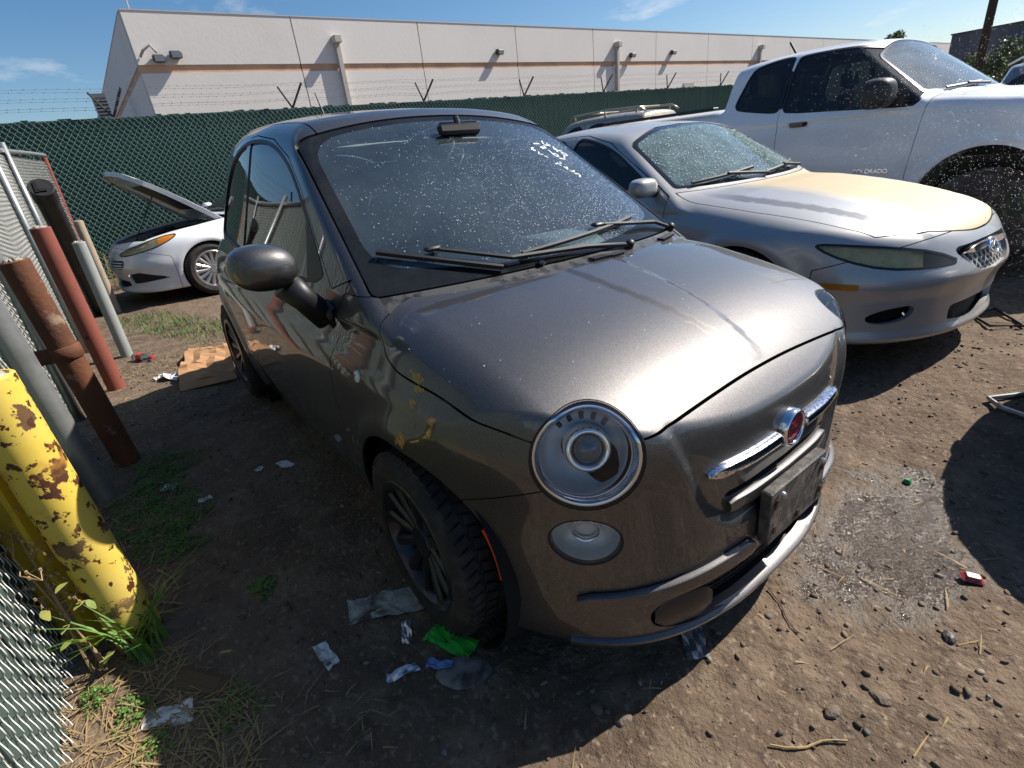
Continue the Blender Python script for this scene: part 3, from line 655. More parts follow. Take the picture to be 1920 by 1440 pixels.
def build_fiat():
    root = empty('hatchback', G3.to_4x4(), 'small dark grey hatchback with round headlights and yellow paint scrapes, nearest to the camera', 'car')
    m = isomesh(fiat, (-2.95, -.9, .12), (.82, .9, 1.6), .011)
    A = lambda V: np.abs(V[:, 1])
    arch = lambda V: np.where(A(V) > .45, np.maximum(-(np.hypot(V[:, 0], V[:, 2] - .295) - .352), -(np.hypot(V[:, 0] + 2.3, V[:, 2] - .295) - .352)), -1.)
    m = clip(m, arch)
    # ---- lamps cut out
    lens_hl = clip(m, lambda V: lamp_r(V, HL_C, HL_N) - .1225); lens_fg = clip(m, lambda V: lamp_r(V, FG_C, FG_N, 1.28) - .0850)
    m = clip(m, lambda V: .1265 - lamp_r(V, HL_C, HL_N)); m = clip(m, lambda V: .0885 - lamp_r(V, FG_C, FG_N, 1.28))
    # ---- windscreen
    def g_ws(V):
        x, a, z = V[:, 0], A(V), V[:, 2]
        aw = .700 - .225 * (z - .985); zt = 1.488 - .12 * (a / .55) ** 2.2 * .45
        g = smax(a - aw, (z - zt) * 1.7, .06); g = smax(g, (1.004 - .010 * (a / .6) ** 2 - z) * 1.5, .02)
        wsx = -.08 - (z - .985) * 1.70 - .116 * (a / .62) ** 2.2
        return np.maximum(g, (wsx - .045) - x)
    gap = .0025
    ws = clip(m, lambda V: g_ws(V) + .002); m = clip(m, lambda V: -(g_ws(V) - .004))
    def g_clear(V):
        x, a, z = V[:, 0], A(V), V[:, 2]
        aw = .700 - .225 * (z - .985) - .042; zt = 1.488 - .12 * (a / .55) ** 2.2 * .45 - .018
        g = smax(a - aw, (z - zt) * 1.7, .12); return smax(g, (1.05 - .03 * (1 - (a / .6) ** 2) - z) * 1.5, .10)
    clear = clip(ws, g_clear); frit = clip(ws, lambda V: -g_clear(V))
    panel('windscreen', clear, 'windscreen_glass', root, 0, -.004); panel('windscreen_border', frit, 'black_glass', root, .01, -.004)
    W_, Fd = drops(clear, 9500, .0004, .0016, 3, lambda c: .035 + 1.6 * np.clip((c[:, 1] + .75) / 1.2, 0, 1) ** 1.6 * np.clip((1.5 - c[:, 2]) / .42, 0, 1) ** .8)
    tag(ob('water_drops', to_mesh('water_drops', W_, Fd), 'glint_droplet', root), kind='stuff')
    # ---- side glass: one arched opening, split by the centre pillar
    WIN = smooth_poly([(-.50, .985), (-.60, 1.085), (-.80, 1.245), (-.98, 1.352), (-1.20, 1.415), (-1.50, 1.44), (-1.80, 1.42), (-2.05, 1.35), (-2.22, 1.22), (-2.33, 1.07), (-2.34, 1.01), (-2.2, 1.005), (-1.5, .985)], 2)
    g_win = lambda V: np.where(A(V) > .35, sdpoly(V[:, 0], V[:, 2], WIN), 1.)
    wins = clip(m, lambda V: g_win(V) - .014); m = clip(m, lambda V: -(g_win(V) - .014))
    for s in (-1, 1):
        h = clip(wins, lambda V: -s * V[:, 1])
        gl = clip(h, g_win)
        fr = clip(h, lambda V: -g_win(V)); pl = clip(gl, lambda V: np.abs(V[:, 0] + 1.62) - .035)
        panel('window_trim', fr, 'black_trim', root, .012, .0015)
        panel('pillar_trim', pl, 'gloss_black', root, .006, -.002)
        panel('mirror_sail', clip(gl, lambda V: np.maximum(-.66 - V[:, 0] - (V[:, 2] - 1.0) * .35, -1.)), 'black_trim', root, .006, -.002)
        panel('door_glass', clip(clip(gl, lambda V: -1.585 - V[:, 0]), lambda V: V[:, 0] + .66 + (V[:, 2] - 1.0) * .35), 'dark_glass', root, 0, -.007)
        panel('quarter_glass', clip(gl, lambda V: V[:, 0] + 1.655), 'dark_glass', root, 0, -.007)
    for sp_ in SCRAPES:
        sc_ = clip(m, lambda V: np.where(V[:, 1] < -.3, sdpoly(V[:, 0], V[:, 2], sp_) + .004 * np.sin(V[:, 0] * 900) * np.sin(V[:, 2] * 700), 1.)); panel('paint_scrape', sc_, 'scrape_yellow', root, 0, .0007)
    # ---- door
    DOOR = [(-.335, 1.03), (-.42, .88), (-.475, .74), (-.495, .62), (-.47, .46), (-.43, .33), (-.45, .275), (-.55, .26), (-1.55, .26), (-1.64, .30), (-1.70, .45), (-1.71, .7), (-1.69, 1.0), (-1.66, 1.35), (-1.62, 1.458), (-1.50, 1.463), (-1.20, 1.437), (-.97, 1.373), (-.79, 1.267), (-.59, 1.107), (-.45, .99)]
    g_door = lambda V: np.where(A(V) > .3, sdpoly(V[:, 0], V[:, 2], DOOR), 1.)
    for s in (-1, 1):
        h = clip(m, lambda V: -s * V[:, 1])
        d = panel('door', clip(h, lambda V: g_door(V) + .0016), 'fiat_paint', root)
        hd = MB(); P0 = project(fiat, [(-1.42, s * .81, .845), (-1.50, s * .81, .845), (-1.58, s * .81, .845)]); N0 = normal_at(fiat, P0)
        hd.sweep([P0[0] + N0[0] * .002, P0[0] * .7 + P0[1] * .3 + N0[0] * .035, P0[2] * .7 + P0[1] * .3 + N0[1] * .035, P0[2] + N0[2] * .002], [N0[0], N0[0], N0[1], N0[2]], [(-.013, -.005), (-.009, .006), (.009, .006), (.013, -.005)])
        hd.build('door_handle', 'fiat_paint', d, auto=40)
    m = clip(m, lambda V: -(g_door(V) - .0022))
    # ---- bonnet (wraps over the wings)
    zs = curve([(-.40, 1.10), (-.22, 1.02), (-.175, .965), (-.14, .90), (-.09, .862), (0, .842), (.15, .838), (.25, .828), (.35, .811), (.42, .790), (.46, .775), (.56, .77)], .006)
    def g_hood(V):
        x, a, z = V[:, 0], A(V), V[:, 2]
        t = np.clip((x - .49) / .05, 0, 1); lim = zs(x) * (1 - t) + t * (.803 - .016 * (a / .42) ** 2)
        cowl = -.05 - .165 * (a / .66) ** 2.4 - np.maximum(0, a - .62) * .5
        return np.maximum(lim - z, (cowl - x)) * 1.0
    hood = clip(m, lambda V: g_hood(V) + gap); m = clip(m, lambda V: -(g_hood(V) - gap))
    panel('bonnet', hood, 'fiat_paint', root, .014)
    W_, Fd = drops(hood, 60, .0008, .0018, 5); tag(ob('water_drops', to_mesh('water_drops', W_, Fd), 'glint_droplet', root), kind='stuff')
    # ---- cowl strip between bonnet and screen
    g_cowl = lambda V: np.maximum(np.maximum(V[:, 2] - 1.03, .93 - V[:, 2]), np.maximum(-.47 - V[:, 0], A(V) - .685))
    cowl = clip(clip(m, g_cowl), lambda V: V[:, 0] - .05); m = clip(m, lambda V: -np.maximum(g_cowl(V), V[:, 0] - .05))
    panel('cowl', cowl, 'cowl_plastic', root, .02, -.004)
    # ---- bumper / wings / rest
    def g_bump(V):
        x, z, a = V[:, 0], V[:, 2], A(V)
        line = .565 + (x - .23) * .46
        return np.maximum(np.where(a > .5, np.where(x < .55, z - line, -.1), -1.), .15 - x)
    def g_int(V):    # lower intake and upper slot
        u, z = A(V), V[:, 2]
        lo = sdpoly(u, z, smooth_poly([(-.5, .348), (.25, .345), (.40, .325), (.475, .295), (.47, .235), (.40, .205), (.2, .195), (-.5, .190)], 2))
        up = sdpoly(u, z, smooth_poly([(-.4, .570), (.25, .566), (.262, .556), (.25, .545), (-.4, .545)], 1))
        return np.where(V[:, 0] > .3, np.minimum(lo, up), 1.)
    fb = clip(m, lambda V: g_bump(V) + .0016); m = clip(m, lambda V: -(g_bump(V) - .0022))
    fb = clip(fb, lambda V: -g_int(V))
    bumper = panel('front_bumper', fb, 'fiat_paint', root, .03)
    wing = clip(m, lambda V: -.7 - V[:, 0]); wing = clip(wing, lambda V: V[:, 2] - (1.0 + np.maximum(0, -(V[:, 0] + .28)) * .9)); wing = clip(wing, lambda V: -.56 - V[:, 0])
    def g_wing(V): return np.maximum(np.maximum(-.56 - V[:, 0], V[:, 2] - .992), .3 - A(V))
    for s in (-1, 1):
        h = clip(m, lambda V: -s * V[:, 1]); panel('wing', clip(h, lambda V: g_wing(V) + .001), 'fiat_paint', root)
    m = clip(m, lambda V: -(g_wing(V) - .0015))
    g_roof = lambda V: np.maximum(np.maximum(A(V) - (.515 + .02 * np.clip(-V[:, 0] - 1, 0, 1)), 1.30 - V[:, 2]), -2.5 - V[:, 0])
    panel('roof', clip(m, lambda V: g_roof(V) + .002), 'fiat_paint', root); body = clip(m, lambda V: -(g_roof(V) - .004))
    panel('body_side', body, 'fiat_paint', root, .016)
    # ---- dark inside
    d = MB(); d.box((.10, 0, .47), (.85, 1.05, .50), bev=.05); d.box((-1.15, 0, .30), (2.0, 1.30, .16), bev=.03); d.box((-2.35, 0, .42), (.65, 1.0, .45), bev=.05)
    for cx in (0, -2.3):
        for s in (-1, 1):
            d.lathe([(.37, s * .50), (.37, s * .74)], 30, (0, 1, 0), (cx, 0, .295)); d.lathe([(.37, s * .50), (.05, s * .49)], 30, (0, 1, 0), (cx, 0, .295))
    d.build('underbody', 'black_void', root)
    d = MB()
    for i in range(6): d.sweep(*on_front(fiat, [(y, .225 + i * .018) for y in np.linspace(-.44, .44, 17)], -.045), [(-.003, -.01), (.003, -.01), (.003, .004), (-.003, .004)])
    for i in range(25): y = -.43 + i * .0358; P_, N_ = on_front(fiat, [(y, .215), (y, .27), (y, .33)], -.046); d.sweep(P_, N_, [(-.002, -.01), (.002, -.01), (.002, .004), (-.002, .004)])
    d.build('lower_grille', 'black_trim', root)
    # ---- interior
    inn = MB(); inn.box((-1.75, 0, .62), (1.3, 1.24, .30), bev=.06); inn.box((-2.25, 0, .85), (.25, 1.15, .5), Matrix.Rotation(-.2, 3, 'Y'), bev=.06); inn.build('rear_bench', 'cloth_dark', root, auto=50)
    dash = MB()
    P_ = []
    for (x, z) in ((-.30, .93), (-.42, 1.0), (-.55, 1.01), (-.68, .97), (-.72, .86), (-.62, .70)): P_.append((x, z))
    for k in range(5):
        for s in (-1, 1): pass
    rows = [[(x - .10 * (abs(y) / .6) ** 2, y, z - .03 * (abs(y) / .6) ** 2) for y in np.linspace(-.60, .60, 13)] for (x, z) in P_]
    V_ = [v for r in rows for v in r]; dash.add(V_, [(i * 13 + j, i * 13 + j + 1, i * 13 + 14 + j, i * 13 + 13 + j) for i in range(5) for j in range(12)])
    dash.build('dashboard', 'cloth_mid', root, smooth=True)
    sw = MB(); an = np.linspace(0, 2 * np.pi, 33)[:-1]; ctr = np.array((-.80, .36, .93)); u = np.array((0, 1, 0)); v = np.array((-.42, 0, .91))
    sw.tube(ctr + .18 * (np.cos(an)[:, None] * u + np.sin(an)[:, None] * v), .016, 8, closed=True)
    for q in (0, 2.6, 3.7): sw.tube([ctr + (.04, 0, -.01), ctr + .17 * (math.cos(q) * u + math.sin(q) * v)], .018, 6)
    sw.lathe([(.07, 0), (.06, .03), (0, .035)], 16, (-.91, 0, -.42), ctr); sw.build('steering_wheel', 'black_trim', root, auto=50)
    for y in (-.36, .36): make_seat(root, (-1.15, y, .45), 'cloth_light', 'cloth_cream' if y > 0 else 'cloth_dark')
    rm = MB(); rm.box((-.80, .02, 1.43), (.03, .20, .05), Matrix.Rotation(-.3, 3, 'Y'), bev=.02); rm.tube([(-.80, .02, 1.43), (-.82, .02, 1.475)], .012); rm.build('rear_view_mirror', 'black_trim', root, auto=40)
    vz = MB(); vz.box((-1.03, -.30, 1.43), (.17, .34, .016), Matrix.Rotation(.5, 3, 'Y'), bev=.005); vz.build('sun_visor', 'cloth_cream', root)
    vz = MB(); vz.box((-1.03, .30, 1.43), (.17, .34, .016), Matrix.Rotation(.5, 3, 'Y'), bev=.005); vz.build('sun_visor', 'cloth_cream', root)
    # ---- headlights and fog lights: the lens follows the skin of the body
    def loop_on(C0, N0, r, n=72, k_=1.0):
        n_ = Vector(N0); e2 = (Vector((0, 0, 1)) - n_ * n_.z).normalized(); e1 = n_.cross(e2); out = []
        for q in range(n):
            a_ = q * 2 * math.pi / n; base = C0 + r * (math.cos(a_) * np.array(e1) + math.sin(a_) * np.array(e2) / k_); ts = np.linspace(.10, -.10, 161); v = fiat(base + ts[:, None] * N0); k = int(np.argmax(v < 0))
            t0, t1 = ts[max(k - 1, 0)], ts[k]; f0, f1 = v[max(k - 1, 0)], v[k]; t = t0 + (t1 - t0) * f0 / (f0 - f1 + 1e-12); out.append(base + t * N0)
        return np.array(out), np.array(e1), np.array(e2)
    def ring(pts, nrm, prof):   # closed sweep
        n = len(pts); T = np.roll(pts, -1, 0) - np.roll(pts, 1, 0); T /= np.linalg.norm(T, axis=1, keepdims=True); B = np.cross(nrm, T); B /= np.linalg.norm(B, axis=1, keepdims=True); k = len(prof)
        V = np.concatenate([pts[i] + np.array([p[0] * B[i] + p[1] * nrm[i] for p in prof]) for i in range(n)]); q = MB(); q.add(V, [(i * k + j, i * k + (j + 1) % k, ((i + 1) % n) * k + (j + 1) % k, ((i + 1) % n) * k + j) for i in range(n) for j in range(k)]); return q
    def loft(loops):
        n = len(loops[0]); q = MB(); q.add(np.concatenate(loops), [(k * n + i, k * n + (i + 1) % n, (k + 1) * n + (i + 1) % n, (k + 1) * n + i) for k in range(len(loops) - 1) for i in range(n)]); return q
    def flat(C0, N0, e1, e2, r, h, n=72): return np.array([C0 + r * (math.cos(i * 2 * math.pi / n) * e1 + math.sin(i * 2 * math.pi / n) * e2) + N0 * h for i in range(n)])
    for s in (-1, 1):
        fl = np.array((1, s, 1)); C0, N0 = HL_C * fl, HL_N * fl
        h = empty('headlight'); h.parent = root
        P_, e1, e2 = loop_on(C0, N0, .1245); N_ = normal_at(fiat, P_); ring(P_ - N_ * .004, N_, [(-.0035, -.012), (-.0035, .003), (.0035, .003), (.0035, -.012)]).build('seal', 'black_trim', h, smooth=True)
        P1, _, _ = loop_on(C0, N0, .1215); P2, _, _ = loop_on(C0, N0, .106); N1 = normal_at(fiat, P1)
        loft([P1 - N1 * .006, P2 * .5 + P1 * .5 - N0 * .006, P2 - N0 * .013, flat(C0, N0, e1, e2, .100, -.035)]).build('chrome_ring', 'chrome', h, smooth=True)
        loft([flat(C0, N0, e1, e2, r_, h_) for (r_, h_) in ((.100, -.035), (.096, -.042), (.092, -.055), (.083, -.075), (.064, -.095), (.045, -.102))]).build('reflector', 'chrome_soft', h, smooth=True)
        for q in range(5):
            an_ = math.radians(90 + (q - 2) * 19); dirv = e1 * math.cos(an_) + e2 * math.sin(an_); tv = -e1 * math.sin(an_) + e2 * math.cos(an_)
            lv = MB(); lv.box(C0 + dirv * .086 - N0 * .050, (.011, .020, .012), np.stack([tv, dirv, N0], 1), bev=.003); lv.build('reflector_fin', 'black_trim', h)
        c = C0 - N0 * .052 - e1 * .012 + e2 * .002
        pj = MB(); pj.lathe([(.055, -.05), (.055, -.012), (.052, .006), (.044, .010), (.038, .005), (.035, -.008)], 48, N0, c); pj.build('projector_ring', 'chrome', h, smooth=True)
        pj = MB(); pj.lathe([(.036, -.008), (.032, .004), (.022, .012), (.009, .0155), (0, .016)], 40, N0, c); pj.build('projector_lens', 'lamp_lens', h, smooth=True)
        L_ = clip(lens_hl, lambda V: -s * V[:, 1]); r_ = lamp_r(L_[0], HL_C, HL_N); L_ = (L_[0] + L_[1] * (.014 * np.clip(1 - (r_ / .1225) ** 2, 0, 1) - .002)[:, None], L_[1], L_[2]); panel('lens', L_, 'clear_glass', h, 0)
        C0, N0 = FG_C * fl, FG_N * fl
        h = empty('fog_light'); h.parent = root
        P_, e1, e2 = loop_on(C0, N0, .0865, 72, 1.28); N_ = normal_at(fiat, P_); ring(P_ - N_ * .004, N_, [(-.0032, -.014), (-.0032, .003), (.0032, .003), (.0032, -.014)]).build('seal', 'black_trim', h, smooth=True)
        P1, _, _ = loop_on(C0, N0, .0845, 72, 1.28); N1 = normal_at(fiat, P1)
        loft([P1 - N1 * .006] + [flat(C0, N0, e1, e2 / 1.28, r_, h_) for (r_, h_) in ((.078, -.032), (.060, -.046), (.040, -.056), (.015, -.060), (.001, -.061))]).build('reflector', 'frosted_bowl', h, smooth=True)
        bb = MB(); bb.lathe([(.034, -.052), (.034, -.036), (.031, -.034), (.029, -.05)], 36, N0, C0); bb.build('bulb_ring', 'chrome', h, smooth=True)
        L_ = clip(lens_fg, lambda V: -s * V[:, 1]); panel('lens', (L_[0] - L_[1] * .002, L_[1], L_[2]), 'fog_glass', h, 0)
    # ---- bumper trim
    def bar(name, pts, hw, th, mat_, taper=None, off=0.0, parent=root, prof=None):
        p = np.array(pts, float); P_, N_ = on_front(fiat, p, off); b = MB()
        pf = prof or [(-hw, -.012), (-hw, th * .5), (-hw * .8, th * .9), (0, th * 1.05), (hw * .8, th * .9), (hw, th * .5), (hw, -.012)]
        b.sweep(P_, N_, pf, taper); return b.build(name, mat_, parent, auto=40)
    for s in (-1, 1):
        ys = np.linspace(.068, .33, 24); tp = np.clip((.337 - ys) / .05, 0.0, 1) ** .5
        bar('chrome_bar', [(s * y, .640 + .004 * math.cos(y * 4)) for y in ys], .0165, .016, 'chrome_pitted', np.stack([np.maximum(tp, .08), np.maximum(tp, .25)], 1), .004, prof=[(-.017, -.016), (-.019, .004), (-.013, .014), (0, .018), (.013, .014), (.019, .004), (.017, -.016)])
        ys = np.linspace(.17, .61, 36); tp = np.minimum(np.clip((ys - .165) / .02, .3, 1) ** .5, np.clip((.616 - ys) / .03, .3, 1) ** .5)
        bar('bumper_strip', [(s * y, .388 - .052 * (y / .6) ** 1.5) for y in ys], .024, .016, 'fiat_paint', np.stack([tp, np.ones(36)], 1), .002)
        bar('strip_groove', [(s * y, .388 - .052 * (y / .6) ** 1.5) for y in np.linspace(.168, .612, 36)], .0275, .0016, 'black_void', np.stack([tp, np.ones(36)], 1), .001)
        bar('bumper_insert', [(s * y, .262) for y in np.linspace(.30, .462, 14)], .050, .012, 'gloss_dark', np.stack([np.minimum(np.clip((np.linspace(.30, .462, 14) - .296) / .02, .5, 1), np.clip((.47 - np.linspace(.30, .462, 14)) / .03, .4, 1)), np.ones(14)], 1), -.012)
    bar('bumper_bar', [(y, .522) for y in np.linspace(-.25, .25, 30)], .019, .012, 'fiat_paint', np.stack([np.minimum(1, .75 + .25 * np.clip((.25 - np.abs(np.linspace(-.25, .25, 30))) / .01, 0, 1)), np.ones(30)], 1), .003)
    bar('bumper_lip', [(y, .186) for y in np.linspace(-.62, .62, 50)], .012, .010, 'fiat_paint', None, .002)
    sl = MB(); P_, N_ = on_front(fiat, [(y, .557) for y in np.linspace(-.26, .26, 20)], -.028); sl.sweep(P_, N_, [(-.02, -.004), (.02, -.004), (.02, .0), (-.02, .0)]); sl.build('slot_back', 'black_void', root)
    # ---- emblem
    P_, N_ = on_front(fiat, [(0, .652)], 0.0); c, n_ = P_[0], N_[0]
    e = empty('emblem'); e.parent = root
    b = MB(); b.lathe([(.052, -.01), (.052, .012), (.049, .020), (.044, .021), (.042, .017), (.042, .010)], 56, n_, c); b.build('rim', 'chrome', e, smooth=True)
    b = MB(); b.lathe([(.0435, .012), (.03, .0145), (.015, .0155), (0, .016)], 48, n_, c); b.build('badge_face', 'badge_red', e, smooth=True)
    zc_ = Vector(n_); yv = (Vector((0, 0, 1)) - zc_ * n_[2]).normalized(); xv = yv.cross(zc_)
    me = text_mesh('FIAT', .031, .0008); V_ = np.array([v.co[:] for v in me.vertices]); V_[:, 1] *= 1.55
    fr = np.stack([np.array(xv), np.array(yv), np.array(n_)], 1)
    me.vertices.foreach_set('co', (V_ @ fr.T + c + n_ * .0165).astype(np.float32).ravel()); ob('lettering', me, 'chrome', e)
    ln = MB()
    for dz in (-.029, .029): ln.box(c + n_ * .0158 + np.array(yv) * dz, (.05, .0022, .0016), fr)
    ln.build('badge_line', 'chrome', e)
    # ---- licence plate bracket
    pb = MB(); R_ = Matrix.Rotation(math.radians(-4), 3, 'Y')
    pb.box((.706, .0, .455), (.030, .30, .160), R_, bev=.004); br = pb.build('plate_bracket', 'bracket_plastic', root, auto=40)
    sp = MB(); sp.box((.69, .0, .43), (.03, .2, .06)); sp.build('bracket_mount', 'black_trim', br)
    for (y, z) in ((-.11, .525), (.11, .525)):
        sp = MB(); sp.lathe([(.005, 0), (.005, .004), (.003, .014), (0, .0145)], 10, (1, 0, .05), (.7235 - (z - .46) * .07, y, z)); sp.build('screw', 'chrome', br, smooth=True)
    for (y, z) in ((-.128, .495), (-.128, .42), (.128, .495), (.128, .42), (0.0, .405)):
        sp = MB(); sp.box((.7245 - (z - .46) * .07, y, z), (.003, .012, .022), R_); sp.build('slot', 'rust_dark', br)
    # ---- side marker, repeater
    for s in (-1, 1):
        mk = MB(); pts = [(.352 * math.cos(a_) + .004, s * .80, .295 + .352 * math.sin(a_)) for a_ in np.radians(np.linspace(34, 8, 9))]
        P_ = project(fiat, [(p[0] + .012, p[1], p[2]) for p in pts], 6); N_ = normal_at(fiat, P_)
        mk.sweep(P_, N_, [(-.009, -.004), (-.009, .005), (.009, .005), (.009, -.004)], np.stack([np.linspace(.5, 1, 9), np.ones(9)], 1)); mk.build('side_marker', 'orange_lens', root, auto=40)
        P_ = project(fiat, [(-.245, s * .8, .772)]); N_ = normal_at(fiat, P_)
        rp = MB(); rp.lathe([(.019, -.002), (.019, .003), (.015, .006), (.006, .0085), (0, .009)], 24, N_[0], P_[0]); r_ = rp.build('turn_repeater', 'white_lens', root, smooth=True)
        rp = MB(); rp.box(P_[0] + N_[0] * .008, (.007, .004, .016), bev=.001); rp.build('bulb', 'amber_dark', r_)
    # ---- mirrors
    for s in (-1,):
        mr = empty('wing_mirror'); mr.parent = root
        c = np.array((-.455, s * .922, 1.09))
        def mir(P):
            q = (P - c) / np.array((.080, .094, .066)); q = np.stack([q[:, 0], q[:, 1], q[:, 2] + .10 * q[:, 1] * s * -1], 1)
            e_ = (np.sqrt((np.abs(q) ** 2.3).sum(1)) ** (1 / 1.0) - 1) * .08; return smax(e_, -(P[:, 0] - c[0]) - .035, .012)
        mm = isomesh(mir, c - .16, c + .16, .008)
        panel('shell', clip(mm, lambda V: -(V[:, 2] - c[2]) * 1.0 - .045), 'fiat_paint', mr, 0)
        panel('shell_base', clip(mm, lambda V: (V[:, 2] - c[2]) + .045), 'black_trim', mr, 0)
        gl = MB(); gl.lathe([(.062, 0), (.06, .001), (0, .001)], 32, (-1, 0, 0), (0, 0, 0)); g_ = gl.build('mirror_glass', 'chrome', mr, smooth=True); g_.location = c + (-.0365, 0, 0); g_.scale = (1, 1.5, .95)
        P_ = project(fiat, [(-.46, s * .79, .93), (-.44, s * .79, .89), (-.43, s * .80, .86)]); N_ = normal_at(fiat, P_)
        st = MB(); p0 = c + (.005, -s * .05, -.06)
        st.tube([p0, p0 * .6 + P_[0] * .4 + (0, 0, -.012), P_[0] + N_[0] * .008 - (0, 0, .02)], [.046, .038, .044], 14)
        st.build('mirror_arm', 'black_trim', mr, smooth=True)
        ft = MB(); ft.sweep(np.array([P_[0] + (0, 0, .035), P_[0], P_[1], P_[2] - (0, 0, .03)]), np.stack([N_[0], N_[0], N_[1], N_[2]]), [(-.06, -.008), (-.05, .014), (0, .030), (.05, .014), (.06, -.008)], np.array([[.5, .6], [1, 1], [.9, .9], [.25, .4]])); ft.build('mirror_foot', 'black_trim', mr, smooth=True)
    # triangular sail behind the pillar
    # ---- wipers
    def on_screen(y, s_):   # s_: height
        z = np.asarray(s_, float); a = np.abs(y); P_ = np.stack([-.08 - (z - .985) * 1.70 - .116 * (a / .62) ** 2.2, np.asarray(y, float), z], 1); return project(fiat, P_, 4)
    def wiper(p_arm, p_blade):
        wr = empty('wiper'); wr.parent = root
        yb = np.linspace(p_blade[0][0], p_blade[1][0], 16); zb = np.linspace(p_blade[0][1], p_blade[1][1], 16); P_ = on_screen(yb, zb); N_ = normal_at(fiat, P_)
        b = MB(); b.sweep(P_ + N_ * .011, N_, [(-.008, -.003), (-.005, .007), (.005, .007), (.008, -.003), (.002, -.010), (-.002, -.010)]); b.build('blade', 'black_trim', wr)
        ya = np.array([p[0] for p in p_arm]); za = np.array([p[1] for p in p_arm]); P_ = on_screen(ya, za); N_ = normal_at(fiat, P_)
        b = MB(); b.sweep(P_ + N_ * np.array([[.008], [.016], [.019], [.018]])[:len(P_)], N_, [(-.008, -.005), (-.006, .005), (.006, .005), (.008, -.005)], np.linspace(1.2, .75, len(P_))); b.build('arm', 'black_trim', wr)
        b = MB(); b.box(P_[-1] + N_[-1] * .017, (.03, .05, .014), bev=.005); b.build('blade_clip', 'black_trim', wr, auto=40)
        b = MB(); b.lathe([(.016, -.01), (.016, .02), (.01, .026), (0, .027)], 16, N_[0], P_[0]); b.build('pivot', 'black_trim', wr, auto=40)
    wiper([(.26, .99), (.05, 1.012), (-.25, 1.022), (-.46, 1.072)], ((-.613, 1.083), (-.298, 1.008)))
    wiper([(.66, .99), (.55, 1.02), (.39, 1.036), (.20, 1.058)], ((-.20, 1.03), (.43, 1.056)))
    for (y0, y1) in ((.02, .17), (.47, .60)):
        vt = MB(); yv_ = np.linspace(y0, y1, 12); P_ = project(fiat, np.stack([-.062 - .13 * (yv_ / .66) ** 2.4, yv_, np.full(12, .99)], 1), 6); N_ = normal_at(fiat, P_)
        for q in range(3): vt.sweep(P_ + N_ * .004 + np.array((-.012 + q * .011, 0, 0)), N_, [(-.003, -.004), (-.003, .004), (.003, .004), (.003, -.004)])
        for q in range(0, 12): vt.box(P_[q] + N_[q] * .004, (.034, .003, .007))
        vt.build('cowl_vent', 'black_trim', root)
    # ---- writing in white paint marker on the glass
    for st in SCRIBBLE:
        P_ = project(fiat, st, 4); N_ = normal_at(fiat, P_); b = MB(); b.sweep(P_ - N_ * .002, N_, [(-.0042, -.001), (-.003, .001), (.003, .001), (.0042, -.001)]); b.build('marker_stroke', 'marker_white', root)
    nz = MB(); nz.box((-.13, -.16, 1.003), (.05, .03, .016), Matrix.Rotation(-.3, 3, 'Y'), bev=.006); nz.build('washer_nozzle', 'gloss_black', root, auto=40)
    # ---- aerial
    an_ = MB(); P_ = project(fiat, [(-2.15, 0, 1.49)]); an_.tube([P_[0] - (0, 0, .01), P_[0] + (-.02, 0, .03), P_[0] + (-.12, 0, .19)], [.012, .006, .004], 8); an_.build('aerial', 'black_trim', root)
    # ---- wheels
    for cx in (0, -2.3):
        for s in (-1, 1): wheel(root, (cx, s * .712, .292), s, .292, .185, .198, 12, 'rim_black', style='multi', dish=.03)
    return root
FIAT = build_fiat()
# ------------------------------------------------------------------ bollards and pipes beside the car
mat('concrete', (.42, .38, .33), .95, noise=[(30, 5, .45, .62, (.16, .13, .10))], bump=(40, .6, .02))
mat('bollard_yellow', (.68, .49, .075), .62, noise=[(13, 11, .545, .56, (.085, .028, .014)), (2.2, 3, .45, .8, (.66, .53, .22)), (5, 6, .56, .66, (.50, .25, .05)), (30, 9, .585, .60, (.07, .024, .012))], bump=(14, .25, .006))
mat('bollard_yellow_plain', (.60, .40, .02), .45, noise=[(9, 8, .66, .68, (.08, .028, .014))])
mat('rust_brown', (.16, .058, .026), .85, noise=[(3, 6, .42, .6, (.085, .038, .022)), (11, 7, .58, .68, (.27, .19, .13))], bump=(60, .4, .006))
mat('oxide_red', (.23, .065, .043), .75, noise=[(4, 6, .5, .72, (.17, .05, .035)), (16, 8, .63, .66, (.06, .02, .015))], bump=(70, .15, .003))
mat('grey_paint', (.30, .315, .30), .6, noise=[(8, 7, .58, .66, (.42, .40, .35)), (3, 4, .4, .7, (.25, .27, .26))])
mat('beige_paint', (.38, .30, .22), .7, noise=[(7, 6, .45, .7, (.28, .22, .17))])
mat('black_plastic', (.014, .014, .014), .55, noise=[(6, 5, .5, .7, (.03, .028, .026))])
